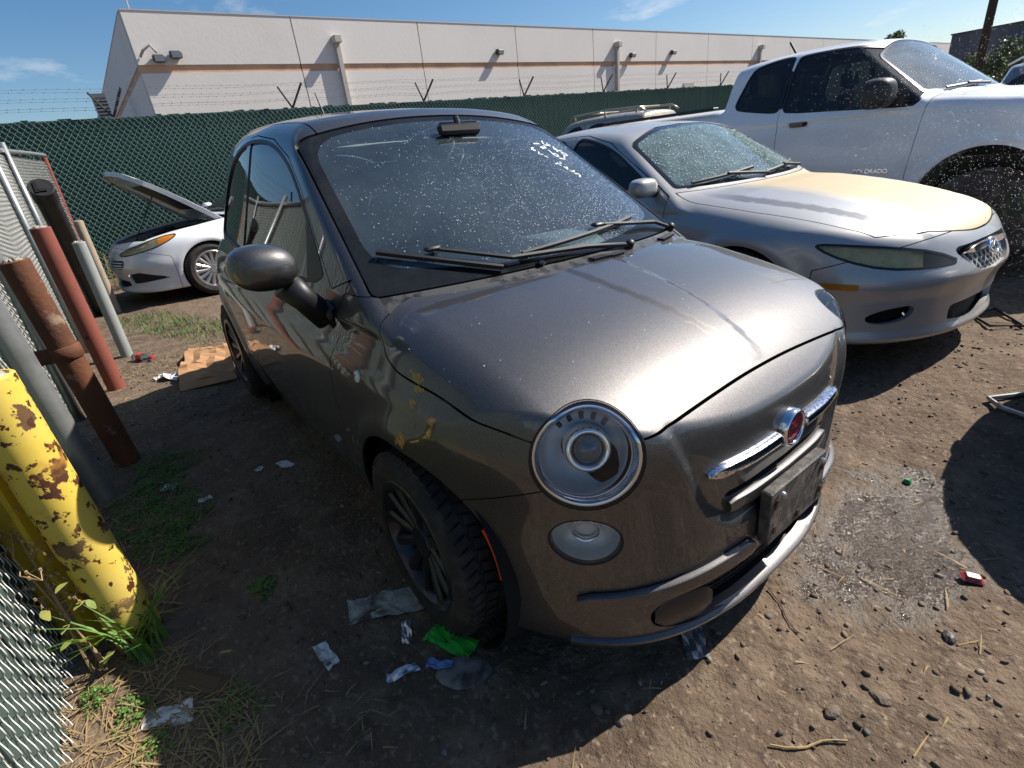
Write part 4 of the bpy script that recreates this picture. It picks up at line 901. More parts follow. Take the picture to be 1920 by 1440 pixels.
def bollard(name, label, b, t, r, m, filled=True, rim=None):
    b, t = np.array(b), np.array(t); d = (t - b) / np.linalg.norm(t - b); L = np.linalg.norm(t - b)
    root = empty(name, Matrix.Translation(b), label, 'bollard', None)
    q = MB(); q.lathe([(r, -.25), (r, .1), (r * 1.003, L * .5), (r, L - .004), (r - .004, L), (r - .010, L), (r - .011, L - .03)], 40, d); q.build('pipe', m, root, auto=40)
    if filled:
        q = MB(); n = 28; V = [(0, 0, L + .006)]; Fs = []
        for k, rr in enumerate((.4, .75, .97)):
            for i in range(n): a = i * 2 * math.pi / n; V.append((rr * (r - .010) * math.cos(a), rr * (r - .010) * math.sin(a), L + (.006 if k < 2 else -.012) + rnd.uniform(-.006, .008)))
        for i in range(n): Fs.append((0, 1 + i, 1 + (i + 1) % n))
        for k in range(2):
            for i in range(n): j = (i + 1) % n; Fs.append((1 + k * n + i, 1 + (k + 1) * n + i, 1 + (k + 1) * n + j, 1 + k * n + j))
        R_ = np.array(Vector((0, 0, 1)).rotation_difference(Vector(d)).to_matrix()); q.add(np.array(V) @ R_.T, Fs); q.build('concrete_fill', 'concrete', root, smooth=False)
    return root
bollard('bollard', 'thick yellow bollard with peeling paint and rust chips, filled with concrete', (-.555, -1.553, .04), (-.558, -1.578, .985), .067, 'bollard_yellow')
bb = empty('bollard', Matrix.Translation((-.672, -1.682, .05)), 'plain yellow steel post behind and left of the chipped yellow bollard', 'bollard')
q = MB(); q.box((0, 0, .42), (.14, .10, 1.1), Matrix.Rotation(.75, 3, 'Z'), bev=.012); q.build('post', 'bollard_yellow_plain', bb)
for z in (.55, .30): q = MB(); q.lathe([(.014, 0), (.014, .008), (.006, .012), (0, .012)], 8, (1, -.9, 0), (.055, -.052, z)); q.build('bolt', 'galv', bb)
br = bollard('bollard', 'rusty brown steel bollard with a welded collar and side stub', (-1.907, -1.500, .09), (-1.902, -1.552, 1.152), .056, 'rust_brown')
q = MB(); q.lathe([(.056, .60), (.062, .605), (.062, .66), (.056, .665)], 40, (.005, -.048, 1.06)); q.build('collar', 'rust_brown', br, smooth=True)
q = MB(); q.lathe([(.036, .03), (.036, .115), (.03, .12), (0, .12)], 20, (-.25, -.95, 0), (.003, -.03, .625)); q.build('side_stub', 'rust_brown', br, auto=40)
bollard('bollard', 'red oxide painted bollard between the brown one and the grey one', (-3.324, -1.496, .14), (-3.324, -1.504, 1.222), .056, 'oxide_red')
bollard('bollard', 'slim pale grey bollard standing past the red one, nearest the cardboard', (-4.611, -1.392, .17), (-4.611, -1.383, 1.028), .048, 'grey_paint')
bollard('bollard', 'beige bollard farthest back, close to the white sedan', (-7.0, -1.372, .02), (-7.0, -1.366, 1.12), .05, 'beige_paint')
bollard('pole', 'long blue-grey steel pole leaning by the fence behind the yellow bollard', (-1.599, -1.613, .08), (-1.588, -1.69, 1.95), .046, 'galv', False)['category'] = 'pole'
bollard('pole', 'thin red oxide post at the far end of the left fence', (-8.7, -1.50, 0), (-8.7, -1.455, 1.95), .032, 'oxide_red', False)['category'] = 'pole'
bp = empty('drain_pipe', Matrix.Translation((-7.18, -1.52, .02)), 'wide black plastic pipe with a slotted end cap leaning towards the viewer', 'pipe')
d_ = np.array((1.88, .03, 1.47)); d_ = d_ / np.linalg.norm(d_); L_ = 2.38
q = MB(); q.lathe([(.088, -.1), (.088, L_ - .16), (.096, L_ - .155), (.096, L_), (.090, L_ + .006)], 40, d_); q.build('pipe', 'black_plastic', bp, auto=40)
q = MB(); q.lathe([(.090, L_ + .006), (.06, L_ + .004), (0, L_ + .004)], 40, d_); q.build('end_cap', 'black_plastic', bp)
R_ = np.array(Vector((0, 0, 1)).rotation_difference(Vector(d_)).to_matrix())
q = MB(); q.box(d_ * (L_ + .010) + R_ @ np.array((.0, -.035, 0)), (.11, .025, .012), R_); q.box(d_ * (L_ + .010) + R_ @ np.array((.035, .0, 0)), (.025, .07, .012), R_); q.build('cap_slot', 'black_void', bp)
# ------------------------------------------------------------------ other cars
mat('silver_paint', (.43, .42, .405), .40, .35, .6, .04)
mat('white_paint', (.74, .75, .77), .35, .0, .8, .05)
mat('dusty_white', (.78, .78, .78), .38, .0, .6, .1, noise=[(260, 2, .60, .66, (.50, .51, .53)), (3, 4, .4, .7, (.72, .72, .73))])
mat('champagne', (.42, .36, .28), .35, .5, .6, .1); mat('blue_grey_paint', (.16, .18, .22), .35, .6, .7, .1)
mat('lens_yellowed', (.80, .73, .52), .4, .1, .2, .1, noise=[(12, 4, .45, .65, (.50, .46, .33))]); mat('amber_lens', (.55, .18, .01), .3, coat=.6)
glass('sedan_glass', (.48, .70, .68), 1.5, .30, (.42, .62, .60), 7.); glass('cabin_glass', (.14, .17, .16), 1.0, .05, (.5, .5, .5), 40.)  # sedan_glass film: dust, with turquoise sun glare painted into its colour
glass('truck_screen', (.55, .68, .74), 1.2, .30, (.50, .62, .70), 3.); glass('lens_hazy', (.92, .88, .74), .6, .42, (.80, .68, .38), 9.)
def hood_material():
    m = mat('peeled_silver', (.5, .5, .5), .40, .5, .4, .1); n, l = m.node_tree.nodes, m.node_tree.links; b = n['Principled BSDF']; tc = n[m['tc']]
    t = n.new('ShaderNodeTexNoise'); t.inputs['Scale'].default_value = 2.2; t.inputs['Detail'].default_value = 8; t.inputs['Roughness'].default_value = .62; l.new(tc.outputs['Object'], t.inputs[0])
    sp = n.new('ShaderNodeSeparateXYZ'); l.new(tc.outputs['Object'], sp.inputs[0])
    # bare patch: middle and left side of the bonnet
    a = n.new('ShaderNodeMath'); a.operation = 'SUBTRACT'; a.inputs[1].default_value = .12; l.new(sp.outputs[1], a.inputs[0])
    a2 = n.new('ShaderNodeMath'); a2.operation = 'ABSOLUTE'; l.new(a.outputs[0], a2.inputs[0])
    s = n.new('ShaderNodeMath'); s.operation = 'MULTIPLY_ADD'; s.inputs[1].default_value = .55; s.inputs[2].default_value = 0; l.new(t.outputs['Fac'], s.inputs[0])
    d = n.new('ShaderNodeMath'); d.operation = 'SUBTRACT'; l.new(s.outputs[0], d.inputs[0]); l.new(a2.outputs[0], d.inputs[1])
    r = n.new('ShaderNodeMapRange'); r.inputs[1].default_value = -.24; r.inputs[2].default_value = -.02; l.new(d.outputs[0], r.inputs[0])
    cl = n.new('ShaderNodeMix'); cl.data_type = 'RGBA'; cl.inputs[6].default_value = (.44, .435, .43, 1); cl.inputs[7].default_value = (.47, .38, .24, 1); l.new(r.outputs[0], cl.inputs[0]); l.new(cl.outputs[2], b.inputs['Base Color'])
    for (nm, v0, v1) in (('Metallic', .5, .1), ('Roughness', .40, .6), ('Coat Weight', .4, 0.)):
        q = n.new('ShaderNodeMapRange'); q.inputs[3].default_value = v0; q.inputs[4].default_value = v1; l.new(r.outputs[0], q.inputs[0]); l.new(q.outputs[0], b.inputs[nm])
hood_material()

def car_fn(d):
    c = {k: curve(v, .010 if k == 'xf' else .02) for k, v in d['c'].items()}
    def f(P):
        x, z = P[:, 0], P[:, 2]; a = np.sqrt(P[:, 1] ** 2 + 1e-5)
        top = (z - (c['zt'](x) - c['cr'](a)))
        if 'bulge' in d: ac = np.interp(x, *d['bulge'][0]); top = top - d['bulge'][1] * np.clip(.5 - (a - ac) / .05, 0, 1) * np.clip((x + .5) / .3, 0, 1)
        fl = sum(.022 * np.exp(-((np.hypot(x - cx, z - cz) - r - .03) / .05) ** 2) for (cx, cz, r) in d['arch'])
        side = a - (c['w'](x) + c['sl'](z) + fl)
        dd = (c['dx'](a + .004) - c['dx'](a - .004)) / .008
        front = (x - (c['xf'](z) + c['dx'](a))) / np.sqrt(1 + dd * dd)
        rear = (c['xr'](z) + c['dr'](a) - x) * .9
        low = smax(smax(smax(top, side, d.get('ks', .10)), front, d.get('kf', .05)), rear, .08); low = smax(low, d['zb'] - z, .02)
        (x0, z0, k, cc) = d['ws']; ws = (x - (x0 - (z - z0) * k - cc * (a / .65) ** 2.2)) / math.sqrt(1 + k * k)
        (x1, z1, k1, c1) = d['rw']; rw = ((x1 + (z - z1) * k1 + c1 * (a / .65) ** 2.2) - x) / math.sqrt(1 + k1 * k1)
        gs = (a - (c['wg'](x) - d['tumble'] * (z - z0))) * .92; roof = z - (c['zr'](x) - c['cg'](a))
        gh = smax(smax(smax(smax(roof, gs, .09), ws, .03), rw, .05), z0 - .12 - z, .03)
        return smin(low, gh, .03)
    return f
def build_car(name, label, mw, d, cat='car', group=None):
    root = empty(name, mw, label, cat, group); f = car_fn(d); A = lambda V: np.abs(V[:, 1]); pm = d['paint']
    m = isomesh(f, d['lo'], d['hi'], d['h'])
    for (cx, cz, r) in d['arch']: m = clip(m, lambda V: np.where(A(V) > .5, r - np.hypot(V[:, 0] - cx, V[:, 2] - cz), -1.))
    (x0, z0, k, cc) = d['ws']; (x1, z1, k1, c1) = d['rw']
    on_ws = lambda V: (x0 - (V[:, 2] - z0) * k - cc * (A(V) / .65) ** 2.2 - .05) - V[:, 0]
    aw0, aw1, zt0 = d['wsa']
    def g_ws(V): a, z = A(V), V[:, 2]; g = smax(a - (aw0 - aw1 * (z - z0)), (z - (zt0 - .10 * (a / .6) ** 2.2)) * 2, .05); return np.maximum(smax(g, (z0 + .015 - z) * 2, .03), on_ws(V))
    ws = clip(m, lambda V: g_ws(V) + .003); m = clip(m, lambda V: -(g_ws(V) - .005))
    cl = clip(ws, lambda V: g_ws(V) + .03); panel('windscreen', cl, d.get('screen', 'sedan_glass'), root, 0, -.004); panel('windscreen_border', clip(ws, lambda V: -(g_ws(V) + .03)), 'gloss_black', root, .01, -.003)
    if d.get('drops'): W_, Fd = drops(cl, d['drops'], .0012, .0042, 11); tag(ob('water_drops', to_mesh('water_drops', W_, Fd), 'glint_droplet', root), kind='stuff')
    if d.get('rwin'):
        on_rw = lambda V: V[:, 0] - (x1 + (V[:, 2] - z1) * k1 + c1 * (A(V) / .65) ** 2.2 + .06)
        g_rw = lambda V: np.maximum(smax(smax(A(V) - d['rwin'][0] + .3 * (V[:, 2] - z1), (V[:, 2] - d['rwin'][1]) * 2, .06), (z1 + .04 - V[:, 2]) * 2, .05), on_rw(V))
        panel('rear_window', clip(m, g_rw), 'cabin_glass', root, 0, -.004); m = clip(m, lambda V: -g_rw(V))
    for wi in d.get('windows', []):
        nm, poly = wi[:2]; wm_ = wi[2] if len(wi) > 2 else None
        pl = smooth_poly(poly, d.get('wsm', 2)); g = lambda V: np.where(A(V) > .42, sdpoly(V[:, 0], V[:, 2], pl), 1.)
        w_ = clip(m, lambda V: g(V) - .016); m = clip(m, lambda V: -(g(V) - .016))
        for s in (-1, 1):
            h = clip(w_, lambda V: -s * V[:, 1]); panel('window_trim', clip(h, lambda V: -g(V)), 'black_trim', root, .01, .001); panel('pillar_trim' if wm_ else 'side_window', clip(h, g), wm_ or d.get('side_glass', 'cabin_glass'), root, 0, -.006)
    # lamps and openings cut along the skin
    for q in d.get('cuts', []):
        pl = smooth_poly(q['poly'], q.get('sm', 2)); g = lambda V: np.where(V[:, 0] > q.get('xmin', .1), sdpoly(q['u'](V), V[:, 2], pl), 1.)
        part = clip(m, g); m = clip(m, lambda V: -(g(V) - .002))
        for s in ((-1, 1) if q.get('pair', True) else (0,)):
            h = clip(part, lambda V: -s * V[:, 1]) if s else part
            if len(h[2]) == 0: continue
            if q['kind'] == 'lamp':
                o = panel('headlight', h, 'lens_hazy', root, 0, .001)
                panel('reflector', h, q.get('back', 'lens_yellowed'), o, 0, -.045); panel('seal', clip(h, lambda V: -(g(V) + .010)), 'black_trim', o, .03, .0025)
                if 'split' in q: panel('signal_lens', clip(h, lambda V: q['split'](V)), q.get('sig', 'amber_lens'), o, 0, .0016)
                if 'bulb' in q:
                    P_ = project(f, [(q['bulb'][0], s * q['bulb'][1], q['bulb'][2])], 6); N_ = normal_at(f, P_); b = MB(); b.lathe([(.055, -.05), (.055, -.025), (.045, -.018), (.035, -.03), (0, -.02)], 24, N_[0], P_[0]); b.build('projector', 'chrome', o, smooth=True)
            else: panel(q['name'], h, q.get('mat', 'black_void'), root, .04, -q.get('depth', .05))
    # doors
    for (nm, poly) in d.get('doors', []):
        g = lambda V: np.where(A(V) > .4, sdpoly(V[:, 0], V[:, 2], poly), 1.)
        for s in (-1, 1):
            h = clip(clip(m, lambda V: -s * V[:, 1]), lambda V: g(V) + .0025); dr = panel('door', h, pm, root)
            if 'handle' in d:
                hx, hz = d['handle'][nm]; P_ = project(f, [(hx + q, s * (d['hw'] + .02), hz) for q in (.09, 0, -.09)], 6); N_ = normal_at(f, P_); b = MB(); b.sweep(np.array([P_[0] + N_[0] * .0, P_[0] * .7 + P_[1] * .3 + N_[0] * .03, P_[2] * .7 + P_[1] * .3 + N_[2] * .03, P_[2]]), N_[[0, 0, 2, 2]], [(-.02, -.006), (-.016, .012), (.016, .012), (.02, -.006)]); b.build('door_handle', d.get('handle_mat', pm), dr, auto=40)
        m = clip(m, lambda V: -(g(V) - .0035))
    # bonnet
    hc = d['hood']; cowl = lambda V: x0 + .015 - cc * (A(V) / .65) ** 2.2
    g_h = lambda V: np.maximum(np.maximum(A(V) - np.interp(V[:, 0], *hc['side']), cowl(V) - V[:, 0]), np.maximum(V[:, 0] - hc['x1'] - hc.get('bow', 0) * A(V) ** 2, hc['z0'] - V[:, 2]))
    hood = clip(m, lambda V: g_h(V) + .003); m = clip(m, lambda V: -(g_h(V) - .004))
    ho = panel('bonnet', hood, d.get('hood_mat', pm), root, .055 if d.get('hood_open') else .02)
    if d.get('hood_open'):
        piv = Vector((x0 + .02, 0, hc['piv'])); ho.matrix_local = Matrix.Translation(piv) @ Matrix.Rotation(-d['hood_open'], 4, 'Y') @ Matrix.Translation(-piv)
        inner = (hood[0] - hood[1] * .03, -hood[1], hood[2][:, ::-1]); inner = clip(inner, lambda V: np.maximum(A(V) - np.interp(V[:, 0], *hc['side']) + .04, V[:, 0] - hc['x1'] + .05)); o = panel('bonnet_liner', inner, 'white_paint', ho, 0)
        pad = clip(inner, lambda V: np.maximum(A(V) - .42, np.abs(V[:, 0] - .12) - .30)); panel('insulation_pad', (pad[0] + pad[1] * .01, pad[1], pad[2]), 'black_plastic', ho, .008)
    # bumper, wings, body
    xb, zb0, zb1 = d['bump']
    g_b = lambda V: np.maximum(xb - V[:, 0], V[:, 2] - (zb0 + (V[:, 0] - xb) * zb1))
    panel('front_bumper', clip(m, lambda V: g_b(V) + .002), pm, root, .03); m = clip(m, lambda V: -(g_b(V) - .003))
    panel('body_side', m, pm, root, .03)
    # inside
    L = d['len']; b = MB(); b.box((-.02 + d.get('bx', .0), 0, d['zb'] + .25), (1.0, 1.1, .42), bev=.05); b.box((L / 2 - .7, 0, d['zb'] + .12), (-L * .62, 2 * d['hw'] - .35, .14), bev=.03)
    for (cx, cz, r) in d['arch']:
        for s in (-1, 1): b.lathe([(r + .02, s * .48), (r + .02, s * (d['hw'] - .10))], 28, (0, 1, 0), (cx, 0, cz)); b.lathe([(r + .02, s * .48), (.03, s * .47)], 28, (0, 1, 0), (cx, 0, cz))
    b.build('underbody', 'black_void', root)
    if d.get('cabin', True):
        zs_ = d['zs']; b = MB(); V_ = []
        prof = [(x0 - .12, z0 - .06), (x0 - .35, z0 + .02), (x0 - .55, z0 - .02), (x0 - .62, z0 - .20)]
        for (x, z) in prof: V_ += [(x - .10 * (y / .7) ** 2, y, z) for y in np.linspace(-.72, .72, 9)]
        b.add(V_, [(i * 9 + j, i * 9 + j + 1, i * 9 + 10 + j, i * 9 + 9 + j) for i in range(3) for j in range(8)]); b.build('dashboard', 'cloth_dark', root, smooth=True)
        for y in (-.38, .38): make_seat(root, (x0 - 1.05, y, zs_), 'cloth_light', 'cloth_mid')
        if d.get('bench'): b = MB(); b.box((d['bench'], 0, zs_ + .12), (.5, 1.3, .2), bev=.05); b.box((d['bench'] - .28, 0, zs_ + .42), (.16, 1.3, .6), Matrix.Rotation(-.3, 3, 'Y'), bev=.06); b.build('rear_bench', 'cloth_light', root, auto=50)
        sw = MB(); an = np.linspace(0, 2 * np.pi, 29)[:-1]; ctr = np.array((x0 - .66, .38, z0 + .0)); sw.tube(ctr + .18 * (np.cos(an)[:, None] * np.array((0, 1, 0)) + np.sin(an)[:, None] * np.array((-.42, 0, .91))), .016, 8, closed=True); sw.build('steering_wheel', 'black_trim', root, smooth=True)
    wr, ww, rr, sp, rm = d['wheel']
    for (cx, cz, r) in d['arch']:
        for s in (-1, 1): wheel(root, (cx, s * (d['hw'] - .115), wr), s, wr, ww, rr, sp, rm)
    for (cx, cy, cz, sx, sy, sz, mm_, side) in d.get('mirrors', []):
        for s in side:
            c = np.array((cx, s * cy, cz)); mr = empty('wing_mirror'); mr.parent = root
            fn = lambda P: smax((((np.abs((P - c) / np.array((sx, sy, sz))) ** 3).sum(1)) ** (1 / 3) - 1) * min(sx, sz), -(P[:, 0] - c[0]) - sx * .5, .01)
            panel('shell', isomesh(fn, c - 1.3 * np.array((sx, sy, sz)), c + 1.3 * np.array((sx, sy, sz)), .012), mm_, mr, 0)
            P_ = project(f, [c + (0.0, -s * sy * 1.5, -.05)], 14, .05); b = MB(); b.tube([c + (0, -s * sy * .6, -sz * .6), P_[0]], [.03, .035], 8); b.build('mirror_arm', 'black_trim', mr, smooth=True)
    def on_scr(y, z): y, z = np.asarray(y, float), np.asarray(z, float); return project(f, np.stack([x0 - (z - z0) * k - cc * (np.abs(y) / .65) ** 2.2, y, z], 1), 4)
    for (pa, pb, pc) in d.get('wipers', []):
        wr_ = empty('wiper'); wr_.parent = root
        P_ = on_scr(np.linspace(pa[0], pb[0], 10), np.linspace(pa[1], pb[1], 10)); N_ = normal_at(f, P_); b = MB(); b.sweep(P_ + N_ * .016, N_, [(-.010, -.004), (-.007, .010), (.007, .010), (.010, -.004)]); b.build('blade', 'black_trim', wr_)
        P_ = on_scr([pc[0], (pa[0] + pb[0]) / 2], [pc[1], (pa[1] + pb[1]) / 2]); N_ = normal_at(f, P_); b = MB(); b.sweep(P_ + N_ * .028, N_, [(-.011, -.006), (-.008, .008), (.008, .008), (.011, -.006)]); b.build('arm', 'black_trim', wr_)
    return root, f
def place(x, y, deg, z=0.): return Matrix.Translation((x, y, z)) @ Matrix.Rotation(math.radians(deg), 4, 'Z')
U = lambda V: .6 * np.abs(V[:, 1]) - .8 * V[:, 0]
AY = lambda V: np.abs(V[:, 1])
SEDAN = dict(paint='silver_paint', hood_mat='peeled_silver', h=.018, lo=(-3.85, -1.0, .12), hi=(1.05, 1.0, 1.52), zb=.17, hw=.885, len=-3.6, zs=.42, bench=-2.35,
    c=dict(zt=[(1.1, .52), (.955, .635), (.90, .675), (.8, .73), (.6, .798), (.3, .868), (0, .915), (-.35, .955), (-.55, .975), (-1, .985), (-2.6, 1.0), (-3.0, 1.05), (-3.5, 1.06), (-3.8, 1.0)],
        cr=[(0, 0), (.3, .005), (.5, .016), (.65, .034), (.8, .075), (.9, .13)], w=[(1.1, .70), (.8, .80), (.5, .845), (0, .88), (-.5, .885), (-1.5, .89), (-2.7, .885), (-3.3, .86), (-3.8, .76)],
        sl=[(.1, -.06), (.25, -.03), (.4, -.008), (.6, 0), (.72, -.003), (.85, -.028), (.95, -.058), (1.05, -.10)], xf=[(.1, .85), (.17, .925), (.20, .945), (.25, .925), (.40, .935), (.46, .955), (.50, .968), (.545, .955), (.60, .925), (.66, .895), (.72, .86), (.8, .80)],
        dx=[(0, 0), (.2, -.012), (.4, -.06), (.55, -.13), (.7, -.25), (.8, -.40), (.88, -.62), (.95, -1.0)], xr=[(.1, -3.6), (.3, -3.70), (.6, -3.74), (.9, -3.70), (1.1, -3.62)], dr=[(0, 0), (.4, .04), (.7, .15), (.85, .35), (.95, .7)],
        zr=[(-.7, 1.25), (-1.1, 1.375), (-1.5, 1.43), (-1.9, 1.445), (-2.4, 1.415), (-2.9, 1.32), (-3.3, 1.16)], cg=[(0, 0), (.3, .012), (.45, .028), (.6, .055), (.7, .09)], wg=[(-.4, .80), (-1.2, .815), (-2.2, .80), (-3.0, .72)]),
    arch=[(0, .33, .36), (-2.675, .33, .36)], ws=(-.38, .975, 1.85, .16), rw=(-3.08, 1.05, 1.55, .12), tumble=.44, wsa=(.735, .32, 1.40), rwin=(.62, 1.36), bulge=(([-.6, 0, .5, .9], [.63, .60, .52, .40]), .018), drops=4000,
    windows=[('front', [(-.78, 1.0), (-.95, 1.10), (-1.25, 1.26), (-1.6, 1.345), (-1.72, 1.35), (-1.72, 1.0)]), ('rear', [(-1.80, 1.0), (-1.80, 1.35), (-2.1, 1.34), (-2.5, 1.27), (-2.85, 1.13), (-2.8, 1.04), (-2.5, 1.01)])],
    doors=[('front', [(-.62, .30), (-.60, .95), (-.72, 1.02), (-1.0, 1.165), (-1.3, 1.31), (-1.62, 1.378), (-1.76, 1.38), (-1.76, .30)]), ('rear', [(-1.765, .30), (-1.765, 1.38), (-2.1, 1.372), (-2.5, 1.305), (-2.9, 1.14), (-2.92, .95), (-2.62, .75), (-2.40, .60), (-2.3, .30)])],
    handle=dict(front=(-1.58, .86), rear=(-2.6, .88)), hood=dict(side=([-.6, 0, .5, .8, .95], [.755, .745, .69, .60, .50]), x1=.86, bow=-.55, z0=.665, piv=.96), bump=(.42, .58, .35), wheel=(.325, .205, .215, 10, 'rim_alloy'),
    mirrors=[(-.72, .93, 1.02, .075, .10, .062, 'silver_paint', (-1,))], wipers=[((-.62, 1.0), (-.05, 1.04), (-.02, .985)), ((.0, 1.0), (.58, 1.03), (.56, .985))],
    cuts=[dict(kind='lamp', u=U, sm=1, poly=[(-.56, .575), (-.40, .652), (-.2, .692), (0, .715), (.17, .722), (.15, .690), (.02, .630), (-.16, .585), (-.36, .572)], split=lambda V: U(V) + .34, sig='black_trim'),
          dict(kind='hole', name='grille_opening', u=AY, xmin=.6, pair=False, poly=[(-.6, .655), (.28, .652), (.33, .635), (.25, .56), (.14, .50), (-.6, .495)], sm=1, depth=.035, mat='black_trim'),
          dict(kind='hole', name='fog_recess', u=U, poly=[(-.35, .385), (-.20, .372), (-.10, .33), (-.13, .295), (-.22, .285), (-.33, .31)], depth=.05),
          dict(kind='hole', name='lower_intake', u=AY, xmin=.6, pair=False, poly=[(-.6, .345), (.26, .345), (.30, .33), (.28, .235), (-.6, .23)], sm=1, depth=.05)])
sed, sed_f = build_car('sedan', 'silver sedan with a peeling yellowed bonnet parked beside the grey hatchback', place(-.386, 2.606, -4.5), SEDAN)
def sedan_trim(root, f):
    b = MB(); P_, N_ = on_front(f, [(y, .628 - .012 * (abs(y) / .26) ** 2) for y in np.linspace(-.27, .27, 24)], 0.0); b.sweep(P_, N_, [(-.024, -.02), (-.022, .008), (.012, .014), (.024, -.02)], np.stack([np.clip((.285 - np.abs(np.linspace(-.27, .27, 24))) / .1, .2, 1), np.ones(24)], 1)); b.build('grille_bar', 'chrome', root, auto=40)
    b = MB()
    for i in range(9):
        for s in (-1, 1): P_, N_ = on_front(f, [(-.20 + i * .05 + s * t * .10 - s * .05, .505 + t * .11) for t in np.linspace(0, 1, 6)], -.022); b.sweep(P_, N_, [(-.003, -.004), (-.003, .004), (.003, .004), (.003, -.004)])
    tag(b.build('grille_mesh', 'cap_metal', root), kind='stuff')
    P_, N_ = on_front(f, [(0, .605)], .012); e = MB(); an = np.linspace(0, 2 * np.pi, 29)[:-1]; zc_ = Vector(N_[0]); yv = (Vector((0, 0, 1)) - zc_ * zc_.z).normalized(); xv = yv.cross(zc_)
    e.tube([P_[0] + .052 * math.cos(a) * np.array(xv) + .042 * math.sin(a) * np.array(yv) for a in an], .007, 8, closed=True)
    e.tube([P_[0] + np.array(xv) * u_ + np.array(yv) * v_ for (u_, v_) in ((-.048, .012), (-.022, .018), (0, -.006), (.022, .018), (.048, .012))], .006, 6); e.build('emblem', 'chrome', root, smooth=True)
    for s in (-1, 1):
        pts = [(.64 - .05 * i, s * .86, .495 + .004 * i) for i in range(-3, 5)]; P_ = project(f, pts, 8, .05); N_ = normal_at(f, P_); b = MB(); b.sweep(P_, N_, [(-.018, -.004), (-.013, .008), (.013, .008), (.018, -.004)], np.array([.35, .8, 1, 1, 1, 1, .8, .35])); b.build('side_marker', 'amber_lens', root, auto=50)
sedan_trim(sed, sed_f)
# --- white pickup truck
TRUCK = dict(paint='dusty_white', h=.025, lo=(-4.5, -1.06, .3), hi=(1.1, 1.06, 2.05), zb=.42, hw=.945, len=-4.2, zs=.78, cabin=True, screen='truck_screen', bx=.1,
    c=dict(zt=[(1.2, 1.0), (.98, 1.20), (.85, 1.265), (.5, 1.318), (0, 1.352), (-.3, 1.385), (-.55, 1.40), (-1, 1.40), (-2.3, 1.46), (-2.6, 1.50), (-4.5, 1.50)], cr=[(0, 0), (.4, .004), (.7, .016), (.85, .034), (1., .08)],
        w=[(1.1, .86), (.8, .915), (.4, .935), (-4, .935), (-4.5, .90)], sl=[(.3, -.06), (.5, -.03), (.8, -.004), (1.0, 0), (1.2, -.004), (1.3, -.018), (1.42, -.05), (1.55, -.10)], xf=[(.3, .82), (.5, .92), (.8, .96), (1.05, .955), (1.2, .90), (1.35, .78)],
        dx=[(0, 0), (.4, -.03), (.7, -.11), (.85, -.22), (.95, -.42), (1.05, -.8)], xr=[(.3, -4.35), (1.6, -4.37)], dr=[(0, 0), (.8, .02), (.95, .1)],
        zr=[(-.7, 1.74), (-1.0, 1.87), (-1.35, 1.925), (-1.8, 1.94), (-2.2, 1.925), (-2.6, 1.88)], cg=[(0, 0), (.3, .008), (.5, .022), (.65, .045), (.8, .09)], wg=[(-.3, .88), (-1, .90), (-2.5, .895)]),
    arch=[(0, .52, .47), (-3.26, .52, .47)], ws=(-.40, 1.40, 1.45, .10), rw=(-2.50, 1.45, .16, .02), tumble=.36, wsa=(.80, .30, 1.885), rwin=(.60, 1.80), drops=700, wsm=1, ks=.07,
    windows=[('front', [(-.57, 1.335), (-.56, 1.40), (-.60, 1.47), (-.75, 1.62), (-.93, 1.765), (-1.08, 1.825), (-1.30, 1.85), (-1.66, 1.855), (-1.72, 1.84), (-1.74, 1.42), (-1.70, 1.385), (-1.2, 1.36), (-.65, 1.33)]), ('rear', [(-1.80, 1.40), (-1.80, 1.45), (-1.77, 1.83), (-1.79, 1.86), (-1.95, 1.86), (-2.14, 1.83), (-2.20, 1.79), (-2.30, 1.53), (-2.30, 1.49), (-2.26, 1.46), (-1.9, 1.405)]), ('pillar', [(-1.778, 1.43), (-1.752, 1.83), (-1.758, 1.43)], 'gloss_black')],
    doors=[('front', [(-.56, .62), (-.55, .80), (-.50, 1.25), (-.47, 1.42), (-.60, 1.575), (-.88, 1.80), (-1.08, 1.885), (-1.77, 1.905), (-1.77, .62)])], handle=dict(front=(-1.55, 1.24)), handle_mat='gloss_black',
    hood=dict(side=([-.6, 0, .6, .95], [.80, .79, .76, .70]), x1=.92, z0=1.12, piv=1.40), bump=(.55, .80, .0), wheel=(.40, .26, .225, 6, 'rim_black'), mirrors=[(-.80, 1.10, 1.44, .13, .12, .115, 'black_plastic', (-1,))],
    wipers=[((-.60, 1.415), (-.05, 1.44), (-.02, 1.405))])
trk, trk_f = build_car('pickup_truck', 'large white extended-cab pickup truck behind the silver sedan', place(.13, 5.28, -5), TRUCK, 'truck')
me = text_mesh('COLORADO', .052, .003); P_ = project(trk_f, [(-.83, -1.0, .815)], 8, .05)[0]; lt = ob('lettering', me, 'chrome', trk); lt.location = P_ + np.array((0, -.004, 0)); lt.rotation_euler = (math.pi / 2, 0, 0)
b = MB(); b.tube([(-2.35, 0.35, 1.90), (-2.50, .35, 2.12)], .012, 6); b.build('aerial', 'black_trim', trk)
for y in (-.87, .87): b = MB(); b.box((-3.45, y, 1.505), (1.8, .10, .03), bev=.008); b.build('bed_rail_cap', 'black_plastic', trk)

